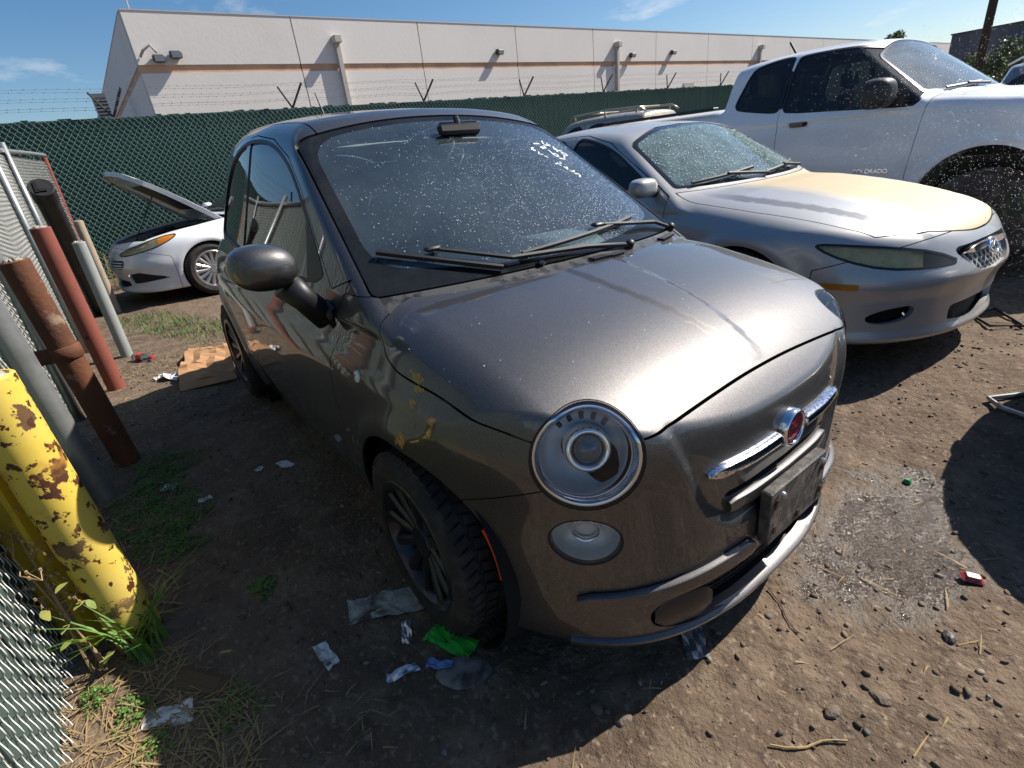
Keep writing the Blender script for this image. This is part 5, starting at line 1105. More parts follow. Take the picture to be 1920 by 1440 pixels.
# --- white sedan with its bonnet up
import copy
WS = copy.deepcopy(SEDAN); WS.update(paint='white_paint', hood_mat='white_paint', h=.025, hood_open=.76, drops=0, screen='cabin_glass', wheel=(.33, .22, .225, 15, 'rim_alloy'), hood=dict(side=([-.6, 0, .5, .8, .95], [.74, .72, .66, .56, .46]), x1=.80, bow=-.5, z0=.70, piv=.98), mirrors=[(-.72, .95, 1.02, .075, .11, .065, 'white_paint', (-1, 1))])
WS['bulge'] = (([-.6, 0, .5, .9], [.63, .60, .52, .40]), .004); WS['c']['zt'] = [(1.1, .58), (.955, .69), (.90, .725), (.8, .775), (.6, .835), (.3, .895), (0, .935), (-.35, .972), (-.55, .985), (-1, .99), (-2.6, 1.0), (-3.0, 1.05), (-3.5, 1.06), (-3.8, 1.0)]
WS['cuts'] = [dict(kind='lamp', u=U, back='chrome_soft', sm=1, poly=[(-.52, .655), (-.36, .715), (-.15, .765), (.10, .825), (.27, .835), (.22, .775), (.04, .705), (-.2, .655), (-.47, .625)], split=lambda V: -(U(V) - .06)),
    dict(kind='hole', name='fog_recess', u=U, sm=0, poly=[(-.46, .41), (-.26, .43), (.10, .335), (-.42, .29)], depth=.035, mat='black_trim'),
    dict(kind='hole', name='grille_opening', u=AY, xmin=.6, pair=False, sm=1, poly=[(-.6, .62), (.40, .60), (.46, .55), (.38, .46), (-.6, .44)], depth=.04, mat='black_trim'),
    dict(kind='hole', name='lower_intake', u=AY, xmin=.6, pair=False, sm=1, poly=[(-.6, .36), (.36, .35), (.40, .25), (-.6, .22)], depth=.05)]
wsd, wsd_f = build_car('sedan', 'white sedan with its bonnet propped open by the far fence corner', place(-7.55, -.30, -82), WS)
b = MB()
for i in range(5): P_, N_ = on_front(wsd_f, [(y, .465 + i * .033) for y in np.linspace(-.38, .38, 15)], -.012); b.sweep(P_, N_, [(-.006, -.01), (-.006, .006), (.006, .006), (.006, -.01)])
tag(b.build('grille_slat', 'chrome_soft', wsd), kind='stuff')
eb = MB(); eb.box((.15, 0, .70), (.72, .62, .22), bev=.04); eb.build('engine_cover', 'black_plastic', wsd)
eb = MB(); eb.box((.05, .45, .74), (.35, .25, .18), bev=.03); eb.build('battery_box', 'black_trim', wsd)
for (p, r) in (([(.4, .5, .78), (.2, .3, .84), (-.1, .35, .86), (-.25, .1, .84)], .022), ([(.45, -.2, .76), (.3, .05, .83), (.1, .12, .85)], .03), ([(-.2, .55, .88), (-.25, .1, .90), (-.22, -.4, .88)], .018)): eb = MB(); eb.tube(p, r, 8); eb.build('hose', 'black_trim', wsd, smooth=True)
eb = MB(); eb.tube([(.70, .45, .74), (.30, .50, 1.30)], .006, 6); eb.build('prop_rod', 'black_trim', wsd)

# --- sports utility vehicles in the background
SUV = copy.deepcopy(SEDAN); SUV.update(paint='champagne', hood_mat='champagne', h=.035, hi=(1.1, 1.05, 1.95), drops=0, screen='cabin_glass', wheel=(.36, .23, .22, 6, 'rim_alloy'), rw=(-3.60, 1.1, .45, .10), ws=(-.42, 1.10, 1.25, .14), wsa=(.74, .28, 1.70), rwin=(.62, 1.62), tumble=.30, cuts=[], wipers=[], mirrors=[], zs=.62, zb=.25, bump=(.45, .7, .2), arch=[(0, .38, .40), (-2.675, .38, .40)],
    windows=[('front', [(-.85, 1.12), (-1.0, 1.22), (-1.3, 1.50), (-1.45, 1.58), (-1.75, 1.60), (-1.75, 1.10)]), ('rear', [(-1.84, 1.10), (-1.84, 1.60), (-2.55, 1.60), (-2.55, 1.12)]), ('quarter', [(-2.66, 1.12), (-2.66, 1.60), (-3.1, 1.58), (-3.4, 1.25), (-3.45, 1.13)])],
    doors=[('front', [(-.62, .42), (-.60, 1.0), (-1.0, 1.28), (-1.3, 1.56), (-1.5, 1.645), (-1.79, 1.65), (-1.79, .42)]), ('rear', [(-1.795, .42), (-1.795, 1.65), (-2.6, 1.65), (-2.6, .85), (-2.35, .42)])], hood=dict(side=([-.6, 0, .5, .8, .95], [.76, .75, .70, .62, .52]), x1=.84, bow=-.5, z0=.80, piv=1.05), handle=dict(front=(-1.6, .98), rear=(-2.45, .98)))
SUV['c'].update(zt=[(1.1, .75), (.95, .86), (.85, .92), (.6, .98), (.2, 1.03), (-.35, 1.07), (-.6, 1.10), (-2.6, 1.12), (-3.8, 1.12)], zr=[(-.7, 1.50), (-1.1, 1.69), (-1.5, 1.76), (-2.2, 1.78), (-3.0, 1.76), (-3.6, 1.70)], xf=[(.1, .80), (.25, .90), (.5, .955), (.75, .94), (.85, .89), (.95, .80)], wg=[(-.4, .82), (-2.2, .83), (-3.6, .78)], sl=[(.1, -.06), (.3, -.03), (.5, -.004), (.8, 0), (.95, -.02), (1.1, -.06), (1.2, -.1)])
def rails(root, mm_):
    for s in (-1, 1):
        b = MB(); b.tube([(-1.25, s * .60, 1.735), (-1.42, s * .60, 1.82), (-2.3, s * .605, 1.845), (-3.15, s * .60, 1.82), (-3.32, s * .59, 1.73)], .02, 8)
        for x in (-1.45, -2.3, -3.1): b.tube([(x, s * .60, 1.72), (x, s * .60, 1.83)], .022, 6)
        b.build('roof_rail', mm_, root, smooth=True)
    for x in (-1.75, -2.85): b = MB(); b.tube([(x, -.60, 1.835), (x, .60, 1.835)], .018, 8); b.build('cross_bar', mm_, root, smooth=True)
suv1, _ = build_car('suv', 'champagne coloured vehicle roof with a roof rack showing behind the silver sedan', place(-9.6, 8.5, 184), SUV); rails(suv1, 'champagne')
suv2 = copy_tree(suv1); suv2.matrix_world = place(1.6, 13.2, 4); tag(suv2, 'blue-grey vehicle with silver roof rails behind the pickup truck at the right edge', 'car')
suv2.name = 'suv'
for o in suv2.children:
    if o.type == 'MESH' and o.data.materials and o.data.materials[0] and o.data.materials[0].name == 'champagne':
        o.data = o.data.copy(); o.data.materials[0] = M('chrome_soft' if o.name.startswith(('roof_rail', 'cross')) else 'blue_grey_paint')
# --- car standing just outside the right edge; its shadow falls into view
off = copy_tree(sed); off.matrix_world = place(1.90, 2.12, 181); off.name = 'sedan'; tag(off, 'silver sedan standing just outside the right edge, seen only by its shadow', 'car')

# ------------------------------------------------------------------ trees and utility pole
mat('bark', (.055, .042, .032), .95, bump=(20, .5, .03)); mat('leaf', (.10, .14, .035), .7, noise=[(1.2, 3, .4, .65, (.16, .20, .05)), (.5, 2, .45, .6, (.065, .095, .028))])
def tree(label, base, H, R, zc, n, seed, leaf=.16):
    g = np.random.default_rng(seed); t = empty('tree', Matrix.Translation(base), label, 'tree', 'trees in front of the dark building')
    b = MB(); b.tube([(0, 0, -.1), (.05, .03, H * .3), (-.05, .05, H * .55), (0, 0, H * .8)], [R * .10, R * .08, R * .055, R * .02], 8)
    ctr = []
    for k in range(11):
        a = k * 2.4; p = np.array((math.cos(a) * R * g.uniform(.25, .75), math.sin(a) * R * g.uniform(.25, .75), zc + g.uniform(-.5, .75) * (H - zc))); ctr.append((p, R * g.uniform(.28, .48))); b.tube([(0, 0, H * .3 + k * .04 * H), p * .6 + np.array((0, 0, zc * .35)), p], [R * .04, R * .025, R * .01], 5)
    b.build('trunk', 'bark', t, smooth=True)
    V, Fs = [], []
    for i in range(n):
        p, r = ctr[g.integers(len(ctr))]; d = g.normal(size=3); d /= np.linalg.norm(d); c = p + d * r * g.random() ** .45; u = g.normal(size=3); u /= np.linalg.norm(u); v = np.cross(u, d); v /= np.linalg.norm(v) + 1e-9; s = leaf * g.uniform(.6, 1.3)
        k = len(V); V += [c - u * s, c + v * s * .45, c + u * s, c - v * s * .45]; Fs.append((k, k + 1, k + 2, k + 3))
    tag(ob('crown', to_mesh('crown', V, Fs, smooth=False), 'leaf', t), kind='stuff')
    return t
tree('bushy green tree left of the utility pole before the dark building', (-13.6, 60, 0), 4.5, 2.3, 2.6, 3600, 1)
tree('bushy green tree at the right edge before the dark building', (-10.6, 58, 0), 5.0, 2.4, 2.9, 3800, 2)
tree('small distant treetop poking above the warehouse roof', (-45, 131, 0), 14.0, 2.2, 11.5, 1200, 3, .3)
up = empty('utility_pole', Matrix.Translation((-6.37, 30, 0)), 'tall dark wooden utility pole at the upper right', 'pole')
b = MB(); b.tube([(0, 0, -.2), (0, 0, 6), (0, 0, 12)], [.17, .15, .12], 12); b.build('mast', 'bark', up, smooth=True)
b = MB(); b.box((0, .14, 11.2), (2.4, .10, .12)); b.build('crossarm', 'bark', up)
for x in (-1.0, 0.5, 1.0): b = MB(); b.lathe([(.03, 0), (.05, .05), (.03, .1), (.045, .13), (0, .16)], 10, (0, 0, 1), (x, .14, 11.26)); b.build('insulator', 'fixture', up, smooth=True)
# ------------------------------------------------------------------ litter, stones, weeds, water
mat('straw', (.33, .23, .11), .9); mat('straw_dark', (.12, .075, .04), .9)
def gz(x, y): return float(ground_h(x, y))
mat('cardboard', (.40, .22, .105), .9, noise=[(5, 5, .45, .68, (.30, .165, .08)), (40, 3, .55, .7, (.45, .27, .14))]); mat('paper', (.66, .66, .66), .9, noise=[(18, 5, .52, .64, (.30, .28, .26))]); mat('paper_dirty', (.30, .28, .25), .95, noise=[(9, 6, .45, .6, (.07, .06, .05)), (30, 4, .5, .62, (.42, .40, .37))])
mat('green_paper', (.03, .42, .04), .7, noise=[(60, 5, .60, .66, (.03, .06, .02))]); mat('blue_print', (.12, .20, .45), .6); mat('red_plastic', (.32, .045, .04), .4, noise=[(25, 4, .5, .65, (.12, .03, .03))]); mat('red_cap', (.62, .03, .02), .4); glass('pet', (.86, .88, .88), 1.0, .12, (.7, .7, .68), 20.)
mat('crushed_tin', (.22, .21, .20), .7, .3, noise=[(14, 5, .45, .6, (.07, .06, .055))], bump=(30, .5, .01)); mat('alu', (.55, .58, .62), .35, .8); mat('green_bit', (.02, .25, .08), .5)
def sheet(name, label, cat, corners, m, nu=10, nv=6, wob=.008, lift=.004, seed=0, group=None, thick=.0):
    """a limp rectangular sheet between four ground corners"""
    g = np.random.default_rng(seed); c = np.array(corners, float)[:, :2]; V, Fs = [], []
    for i in range(nu + 1):
        for j in range(nv + 1):
            u, v = i / nu, j / nv; p = (c[0] * (1 - u) + c[1] * u) * (1 - v) + (c[3] * (1 - u) + c[2] * u) * v
            e = 1 + .0 * u; V.append((p[0] + g.normal() * wob * .25, p[1] + g.normal() * wob * .25, gz(*p) + lift + wob * (g.random() + .8 * math.sin(u * 9 + seed) * math.cos(v * 7))))
    for i in range(nu):
        for j in range(nv): k = i * (nv + 1) + j; Fs.append((k, k + nv + 1, k + nv + 2, k + 1))
    b = MB(); b.add(V, Fs); o = b.build(name, m); md = o.modifiers.new('solid', 'SOLIDIFY'); md.thickness = .0012 if not thick else thick; return tag(o, label, cat, group)
cb = empty('cardboard', Matrix.Translation((0, 0, 0)), 'flattened brown cardboard box lying beside the rear wheel', 'cardboard')
C4 = [np.array(p) for p in ((-4.10, -.93), (-3.75, -.62), (-2.70, -.80), (-2.78, -1.14))]
def cpt(u, v): return (C4[0] * (1 - u) + C4[3] * u) * (1 - v) + (C4[1] * (1 - u) + C4[2] * u) * v
for (u0, u1, v0, v1, z0, z1, nm) in ((0, .28, 0, 1, .02, .07, 'panel'), (.285, .52, 0, 1, .072, .03, 'panel'), (.525, .80, 0, 1, .032, .075, 'panel'), (.805, 1.0, 0, 1, .074, .025, 'panel')):
    V, Fs = [], []; g = np.random.default_rng(int(u0 * 10))
    for i in range(7):
        for j in range(7):
            u = u0 + (u1 - u0) * i / 6; v = v0 + (v1 - v0) * j / 6; p = cpt(u, v); V.append((p[0], p[1], max(gz(*p), float(ground_base(*p))) + z0 + (z1 - z0) * i / 6 + .010 * math.sin(u * 23 + v * 9) + .010 * math.sin(v * 17 + u * 4) + .012 * g.random()))
    for i in range(6):
        for j in range(6): k = i * 7 + j; Fs.append((k, k + 7, k + 8, k + 1))
    b = MB(); b.add(V, Fs); o = b.build(nm, 'cardboard', cb); o.modifiers.new('s', 'SOLIDIFY').thickness = .006
V = []; 
for j in range(9):
    v = j / 8; p = cpt(1.0, v); q = cpt(1.06, v); z = max(gz(*p), float(ground_base(*p))); V += [(p[0], p[1], z + .03), (q[0], q[1], z + .002)]
b = MB(); b.add(V, [(2 * j, 2 * j + 1, 2 * j + 3, 2 * j + 2) for j in range(8)]); o = b.build('side_flap', 'cardboard', cb); o.modifiers.new('s', 'SOLIDIFY').thickness = .005
sheet('paper_sheet', 'white crumpled paper sheet against the cardboard', 'paper', [(-3.32, -1.20), (-3.05, -1.06), (-2.98, -1.14), (-3.22, -1.27)], 'paper', 8, 5, .02, .01, 3)
sheet('rag', 'dirty grey paper sheet pinned under the front wheel', 'paper', [(-.25, -.981), (-.13, -.74), (-.03, -.80), (-.162, -1.011)], 'paper_dirty', 14, 8, .005, .005, 4)
sheet('green_slip', 'bright green paper slip in front of the front tyre', 'paper', [(.045, -.80), (.19, -.735), (.215, -.795), (.07, -.865)], 'green_paper', 10, 6, .0035, .008, 5)
d = MB(); V = [(0, 0, .008)]; n = 26
for k, rr in enumerate((.55, .9, 1.0)):
    for i in range(n): a = i * 2 * math.pi / n; V.append((rr * (.075 + .008 * math.cos(2 * a)) * math.cos(a), rr * .055 * math.sin(a), (.008, .007, .0)[k] + rnd.uniform(-.002, .003)))
Fs = [(0, 1 + i, 1 + (i + 1) % n) for i in range(n)] + [(1 + k * n + i, 1 + (k + 1) * n + i, 1 + (k + 1) * n + (i + 1) % n, 1 + k * n + (i + 1) % n) for k in range(2) for i in range(n)]
d.add(V, Fs); o = d.build('crushed_can', 'crushed_tin', smooth=True); o.location = (.238, -.825, gz(.238, -.825) + .004); o.rotation_euler = (0, 0, .9); tag(o, 'flattened grey tin can beside the green slip', 'can')
lb = sheet('wrapper', 'torn white and blue wrapper on the flattened can', 'wrapper', [(.14, -.885), (.20, -.835), (.215, -.85), (.16, -.905)], 'blue_print', 6, 4, .006, .016, 6)
SCR = [(-.09, -1.114, .055, .025, 'lone white torn paper scrap on the dark dirt left of the green slip'), (.121, -.961, .05, .016, 'narrow crumpled foil scrap left of the flattened can'), (.0, -.885, .05, .018, 'crinkled silver foil strip left of the green slip'), (-1.479, -1.363, .035, .03, 'small clear plastic scrap on the green weeds'), (-1.31, -.996, .022, .016, 'tiny white scrap on the dark dirt beside the weeds'), (-1.274, -.886, .045, .03, 'pale film scrap lying under the car door'), (-1.231, -1.252, .03, .016, 'small white scrap at the front edge of the weed patch'), (-.177, -1.489, .04, .03, 'pale grey paper scrap below the grass tuft'), (-.203, -1.538, .05, .035, 'grey cardboard scrap in the straw by the fence'), (.61, -.249, .07, .04, 'white foil scrap in the shade under the front bumper')]
for i, (x, y, a, w_, lbl) in enumerate(SCR):
    th = i * 1.3; u = np.array((math.cos(th), math.sin(th))) * a; v = np.array((-math.sin(th), math.cos(th))) * w_; c = np.array((x, y))
    sheet('litter_scrap', lbl, 'litter', [c - u - v, c + u - v * .6, c + u * .8 + v, c - u * .9 + v * .7], 'alu' if 'foil' in lbl else 'paper', 6, 4, .0045, .003, 20 + i)
bt = empty('bottle', Matrix.Translation((-4.30, -1.28, gz(-4.3, -1.28) + .036)) @ Matrix.Rotation(.6, 4, 'Z') @ Matrix.Rotation(math.pi / 2, 4, 'Y'), 'clear plastic bottle with red label and red cap lying on the dirt', 'bottle')
b = MB(); b.lathe([(0, -.11), (.03, -.11), (.034, -.10), (.034, .03), (.028, .06), (.014, .09), (.014, .10)], 20); b.build('body', 'pet', bt, smooth=True)
b = MB(); b.lathe([(.0346, -.06), (.0346, .0)], 20); b.build('label_sleeve', 'red_cap', bt, smooth=True)
b = MB(); b.lathe([(.016, .095), (.016, .115), (0, .116)], 14); b.build('cap', 'red_cap', bt, auto=40)
b = MB(); b.box((0, 0, .015), (.06, .042, .020), None, (.75, .7), .007); b.box((.006, 0, .021), (.034, .02, .005), None, (.8, .8), .001); o = b.build('plastic_piece', 'red_plastic'); o.location = (1.06, .585, gz(1.06, .585)); o.rotation_euler = (.1, .1, .5); tag(o, 'broken red plastic piece at the edge of the right-hand shadow', 'plastic')
b = MB(); b.box((0, 0, .01), (.03, .022, .02), None, (.7, .7), .004); o = b.build('plastic_bit', 'green_bit'); o.location = (.744, 1.044, gz(.744, 1.044)); tag(o, 'tiny green plastic bit on the wet dirt', 'plastic')
def frame(label, pts, r, m):
    b = MB(); P = [(p[0], p[1], gz(p[0], p[1]) + .02) for p in pts]; b.tube(P, r, 6); o = b.build('metal_frame', m); return tag(o, label, 'metal frame')
frame('bent pale metal frame lying in the right-hand shadow', [(1.02, 2.22), (.79, 1.943), (.86, 1.86), (1.05, 1.80), (1.2, 1.9)], .012, 'galv')
frame('thin black metal frame lying in front of the silver sedan', [(.43, 3.18), (.555, 2.98), (.70, 3.06), (.49, 3.40), (.43, 3.18)], .009, 'black_trim')
b = MB(); b.box((0, 0, 0), (.15, .06, .012), None, (.8, .6), .003); o = b.build('bark_slab', 'straw_dark'); o.location = (-.24, -1.43, gz(-.24, -1.43) + .012); o.rotation_euler = (.1, .15, .7); tag(o, 'flat brown bark piece below the grass tuft', 'bark')
def stick(label, a, b_, r, m='straw', bend=.01):
    p = [np.array((a[0] * (1 - t) + b_[0] * t + bend * math.sin(t * 6), a[1] * (1 - t) + b_[1] * t, 0)) for t in np.linspace(0, 1, 8)]
    q = MB(); q.tube([(v[0], v[1], gz(v[0], v[1]) + r + .004) for v in p], r, 5); return tag(q.build('twig', m), label, 'twig')
stick('long thin twig on the wet dirt before the bumper', (.654, .101), (.80, .005), .0022, 'straw_dark'); stick('pale crooked twig lying in the lower right dirt', (.90, -.36), (1.02, -.21), .0028, 'straw', .012)

# --- loose stones and grit
def stones(name, n, x0, x1, y0, y1, r0, r1, seed, m, pw=3.5, keep=None):
    g = np.random.default_rng(seed); x = g.uniform(x0, x1, n); y = g.uniform(y0, y1, n)
    if keep is not None: k = keep(x, y, g.random(n)); x, y = x[k], y[k]; n = len(x)
    r = r0 + (r1 - r0) * g.random(n) ** pw; ph = (1 + 5 ** .5) / 2
    I = np.array([(-1, ph, 0), (1, ph, 0), (-1, -ph, 0), (1, -ph, 0), (0, -1, ph), (0, 1, ph), (0, -1, -ph), (0, 1, -ph), (ph, 0, -1), (ph, 0, 1), (-ph, 0, -1), (-ph, 0, 1)]) / 1.9
    T = np.array([(0, 11, 5), (0, 5, 1), (0, 1, 7), (0, 7, 10), (0, 10, 11), (1, 5, 9), (5, 11, 4), (11, 10, 2), (10, 7, 6), (7, 1, 8), (3, 9, 4), (3, 4, 2), (3, 2, 6), (3, 6, 8), (3, 8, 9), (4, 9, 5), (2, 4, 11), (6, 2, 10), (8, 6, 7), (9, 8, 1)])
    a = g.uniform(0, 6.28, n); V = I[None] * (1 + g.uniform(-.28, .28, (n, 12, 1))) * (r[:, None, None] * np.stack([g.uniform(.8, 1.5, n), g.uniform(.6, 1.0, n), g.uniform(.45, .8, n)], 1)[:, None])
    c, s = np.cos(a)[:, None], np.sin(a)[:, None]; V = np.stack([V[..., 0] * c - V[..., 1] * s, V[..., 0] * s + V[..., 1] * c, V[..., 2]], -1); V += np.stack([x, y, ground_h(x, y) + r * .18], 1)[:, None]
    return tag(ob(name, to_mesh(name, V.reshape(-1, 3), (T[None] + (np.arange(n) * 12)[:, None, None]).reshape(-1, 3), smooth=False), m), kind='stuff')
def island_mat(name, cols, rough=.85):
    m = mat(name, cols[0], rough, bump=(90, .3, .004)); n, l = m.node_tree.nodes, m.node_tree.links; geo = n.new('ShaderNodeNewGeometry'); r = n.new('ShaderNodeValToRGB'); r.color_ramp.interpolation = 'CONSTANT'
    while len(r.color_ramp.elements) < len(cols): r.color_ramp.elements.new(.5)
    for i, c in enumerate(cols): r.color_ramp.elements[i].position = i / len(cols); r.color_ramp.elements[i].color = (*c, 1)
    l.new(geo.outputs['Random Per Island'], r.inputs[0]); l.new(r.outputs[0], n['Principled BSDF'].inputs['Base Color']); return m
island_mat('pebble', [(.13, .10, .072), (.16, .122, .085), (.12, .105, .09), (.19, .15, .11), (.14, .105, .075), (.16, .155, .14), (.25, .21, .165)])
island_mat('clod', [(.13, .095, .065), (.16, .118, .08), (.10, .073, .05)], .95)
tag(stones('gravel', 6500, -1.5, 3.2, -2.0, 4.5, .0025, .0125, 5, 'pebble', 5, lambda x, y, q: q < np.where((x > .3) | (y > 1.0), 1.0, .42)), 'grey and brown gravel strewn over the dirt', 'gravel')
tag(stones('clods', 9000, -4.5, 3.0, -1.7, 4.5, .003, .012, 6, 'clod', 3), 'crumbs of loose dirt over the yard', 'dirt')
for i, (x, y, r, lbl) in enumerate([(x_, y_, r_ * .72, l_) for (x_, y_, r_, l_) in [(.562, -.61, .022, 'round stone in the bumper shadow, nearest the car'), (.627, -.579, .026, 'larger round stone at the edge of the bumper shadow'), (1.083, .289, .024, 'dark glossy stone standing in the sunny dirt at the right'), (1.025, -.034, .03, 'flat brown stone in the sunny dirt at the lower right'), (.96, -.16, .026, 'grey-brown angular stone near the pale crooked twig')]]):
    g = np.random.default_rng(40 + i); q = MB(); n = 14; V = [(0, 0, r * .62)]
    for k, (rr, hh) in enumerate(((.5, .52), (.85, .28), (1.0, -.05), (.8, -.3))):
        for j in range(n): a = j * 2 * math.pi / n; V.append((r * rr * math.cos(a) * 1.3 * g.uniform(.8, 1.15), r * rr * math.sin(a) * g.uniform(.8, 1.15), r * hh + g.uniform(-.04, .04) * r))
    Fs = [(0, 1 + j, 1 + (j + 1) % n) for j in range(n)] + [(1 + k * n + j, 1 + (k + 1) * n + j, 1 + (k + 1) * n + (j + 1) % n, 1 + k * n + (j + 1) % n) for k in range(3) for j in range(n)]
    q.add(V, Fs); o = q.build('stone', 'bracket_plastic' if i == 2 else 'pebble'); o.location = (x, y, gz(x, y) + r * .1); o.rotation_euler = (0, 0, i * 1.1); tag(o, lbl, 'stone', 'larger stones in front of the car')

# --- straw, weeds and grass
def blades(n, cx, cy, R, L0, L1, w_, seed, lean=.6, z0=0.0, flat=0.0, tri=False):
    g = np.random.default_rng(seed); V, Fs = [], []
    for i in range(n):
        a = g.uniform(0, 6.28); rr = R * math.sqrt(g.random()); x, y = cx + rr * math.cos(a), cy + rr * math.sin(a); z = gz(x, y) + z0; L = g.uniform(L0, L1); d = g.uniform(0, 6.28); ln = lean * g.uniform(.3, 1.2)
        u = np.array((math.cos(d), math.sin(d))); s = np.array((-u[1], u[0])) * w_ * g.uniform(.6, 1.2); k = len(V)
        for q in range(4):
            t = q / 3; h = L * (t * (1 - flat) - .25 * ln * t * t * (1 - flat)) ; o = L * ln * t * t if not flat else L * t; ww = (1 - t ** 2) * .5 + .02
            p = np.array((x, y)) + u * o; zz = z + h + (flat > 0) * .006 * math.sin(t * 3 + i)
            V += [(p[0] - s[0] * ww, p[1] - s[1] * ww, zz), (p[0] + s[0] * ww, p[1] + s[1] * ww, zz)]
        for q in range(3): Fs.append((k + 2 * q, k + 2 * q + 1, k + 2 * q + 3, k + 2 * q + 2))
    return V, Fs
mat('grass_green', (.07, .16, .02), .6, noise=[(9, 3, .4, .65, (.12, .22, .04))]); mat('weed_green', (.06, .14, .025), .7, noise=[(14, 3, .4, .65, (.10, .19, .04))]); mat('dry_grass', (.34, .26, .11), .9); mat('dry_stem', (.36, .25, .12), .9); mat('leaf_yellow', (.30, .27, .06), .7, noise=[(8, 3, .4, .6, (.16, .22, .05))])
gt = empty('grass_tuft', Matrix.Identity(4), 'bright green grass tuft at the foot of the yellow bollard', 'grass')
for k in range(40):
    V, Fs = blades(1, -.46, -1.53, .06, .14, .32, .010, 200 + k, .95); b = MB(); b.add(V, Fs); b.build('blade', 'grass_green', gt, smooth=True)
def cover(label, spots, seed, m='weed_green'):
    g = np.random.default_rng(seed); V, Fs = [], []
    for (cx, cy, R, n) in spots:
        for i in range(n):
            a = g.uniform(0, 6.28); rr = R * math.sqrt(g.random()) * (1 + .3 * math.sin(a * 3 + cx * 9)); x, y = cx + rr * math.cos(a) * 1.2, cy + rr * math.sin(a); c = np.array((x, y, gz(x, y) + g.uniform(.004, .03) * (1 - .5 * rr / R))); s = g.uniform(.003, .0062); u = g.normal(size=3) * (1, 1, .35); u /= np.linalg.norm(u); v = np.cross(u, (g.normal() * .4, g.normal() * .4, 1)); v /= np.linalg.norm(v); k = len(V)
            V += [c - u * s, c + v * s * .7, c + u * s, c - v * s * .7]; Fs.append((k, k + 1, k + 2, k + 3))
    b = MB(); b.add(V, Fs); return tag(b.build('ground_cover', m), label, 'weeds', None, 'stuff')
cover('low green weeds in the shade between the bollards and the car', [(-1.73, -1.36, .16, 2200), (-1.45, -1.42, .16, 2200), (-1.15, -1.43, .17, 2600), (-.95, -1.38, .08, 600)], 1)
cover('small green weed patches on the dirt by the front wheel and fence', [(-.51, -1.19, .045, 420), (-.085, -1.37, .07, 200), (-.27, -1.60, .05, 260), (-.38, -1.68, .04, 220), (-.12, -1.56, .04, 120)], 2, 'grass_green')
V, Fs = [], []
for q in range(24):
    v, f = blades(60, -6.3 + .08 * q, -1.25 + .03 * q, .32, .02, .07, .006, 300 + q, .7); k = len(V); V += v; Fs += [tuple(i + k for i in t) for t in f]
b = MB(); b.add(V, Fs); tag(b.build('short_grass', 'weed_green'), 'short green grass strip in front of the white sedan', 'grass', None, 'stuff')
V, Fs = [], []
for (cx, cy, R, n, s) in ((-.30, -1.62, .20, 420, 1), (-.02, -1.52, .20, 420, 2), (-.7, -1.62, .2, 120, 3), (-2.6, -1.45, .35, 260, 4), (-3.6, -1.45, .5, 320, 5), (-4.4, -1.15, .8, 420, 6), (.2, -1.4, .35, 140, 8), (.8, -.1, .8, 55, 9), (-1.2, -1.55, .3, 120, 10), (1.0, .6, .7, 24, 11)):
    v, f = blades(n, cx, cy, R, .03, .13, .004, 500 + s, .5, .004, 1.0); k = len(V); V += v; Fs += [tuple(i + k for i in t) for t in f]
b = MB(); b.add(V, Fs); tag(b.build('straw', 'straw'), 'dry straw and grass litter along the fence foot', 'straw', None, 'stuff')
V, Fs = [], []
for q in range(10):
    v, f = blades(40, -9.0 - .05 * q, -1.2 + .12 * q, .16, .2, .75, .008, 700 + q, .5); k = len(V); V += v; Fs += [tuple(i + k for i in t) for t in f]
b = MB(); b.add(V, Fs); tag(b.build('tall_dry_grass', 'dry_grass'), 'tall yellow dry grass at the corner of the two fences', 'grass', None, 'stuff')
dw = empty('dry_weed', Matrix.Identity(4), 'dried branching weed with yellowed leaves against the left fence', 'weed')
g = np.random.default_rng(9)
B0 = np.array((-.50, -1.66, gz(-.5, -1.66)))
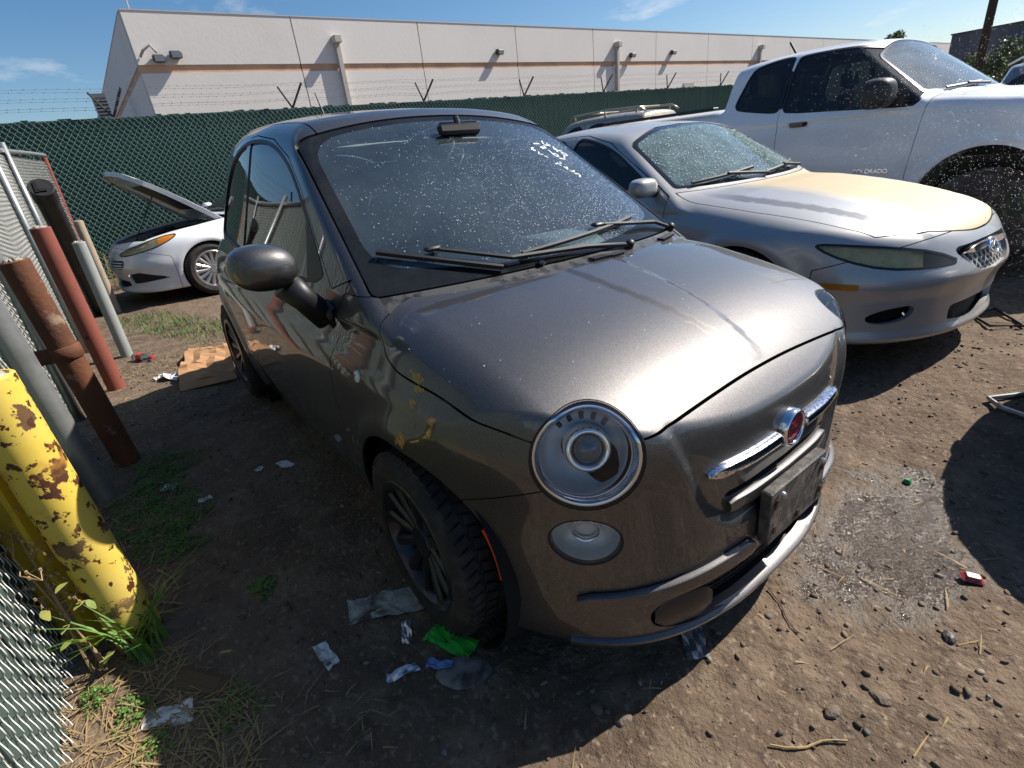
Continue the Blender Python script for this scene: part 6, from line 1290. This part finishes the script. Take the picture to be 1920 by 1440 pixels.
for k in range(4):
    tip = B0 + np.array((-.06 - .05 * k, -.05 + .02 * k, .42 + .07 * k)); mid = (B0 + tip) / 2 + g.normal(size=3) * .02; b = MB(); b.tube([B0 + g.normal(size=3) * .01 * (1, 1, 0), mid, tip], [.005, .004, .0025], 5)
    for q in range(9):
        t = .35 + .65 * q / 8; p = mid + (tip - mid) * (t - .35) / .65; e = p + g.normal(size=3) * (.05, .05, .03) + (0, 0, .03); b.tube([p, (p + e) / 2 + g.normal(size=3) * .008, e], [.0022, .0018, .001], 4)
        for z in range(3): h = e + g.normal(size=3) * .018; b.tube([e, h], .0012, 3); b.box(h, (.007, .005, .009))
    b.build('stem', 'dry_stem', dw)
for k in range(9):
    c = B0 + np.array((g.uniform(-.05, .09), g.uniform(-.03, .07), .03 + .035 * k)); u = np.array((g.normal(), g.normal(), .5)); u /= np.linalg.norm(u); s = np.cross(u, (0, 0, 1)); s /= np.linalg.norm(s); L = g.uniform(.035, .06); b = MB(); V = []
    for q in range(5): t = q / 4; ww = .011 * math.sin(math.pi * min(.98, t * .9 + .06)); V += [c + u * L * t - s * ww - (0, 0, .02 * t * t), c + u * L * t + s * ww - (0, 0, .02 * t * t)]
    b.add(V, [(2 * q, 2 * q + 1, 2 * q + 3, 2 * q + 2) for q in range(4)]); b.build('leaf', 'leaf_yellow', dw, smooth=True)
# --- water spray glittering in front of the pickup truck
g = np.random.default_rng(77); n = 11000; P = np.stack([g.uniform(-.9, 1.0, n), g.uniform(2.9, 4.15, n), g.uniform(.25, 1.75, n)], 1); P = P[(g.random(n) < np.clip(.25 + .75 * (P[:, 0] + .9) / 1.6, 0, 1))]
P = P[np.abs(P[:, 1] - (2.55 + .08 * P[:, 0])) > .35]; n = len(P); r = g.uniform(.0008, .0021, n); O = np.array([(1, 0, 0), (-1, 0, 0), (0, 1, 0), (0, -1, 0), (0, 0, 1.3), (0, 0, -1.3)]); T = np.array([(0, 2, 4), (2, 1, 4), (1, 3, 4), (3, 0, 4), (2, 0, 5), (1, 2, 5), (3, 1, 5), (0, 3, 5)])
V = P[:, None] + r[:, None, None] * O[None]; mat('spray_drop', (.85, .88, .92), .12, spec=.9)
tag(ob('water_spray', to_mesh('water_spray', V.reshape(-1, 3), (T[None] + (np.arange(n) * 6)[:, None, None]).reshape(-1, 3)), 'spray_drop'), 'fine water spray drops hanging in the air before the pickup truck', 'water', None, 'stuff')
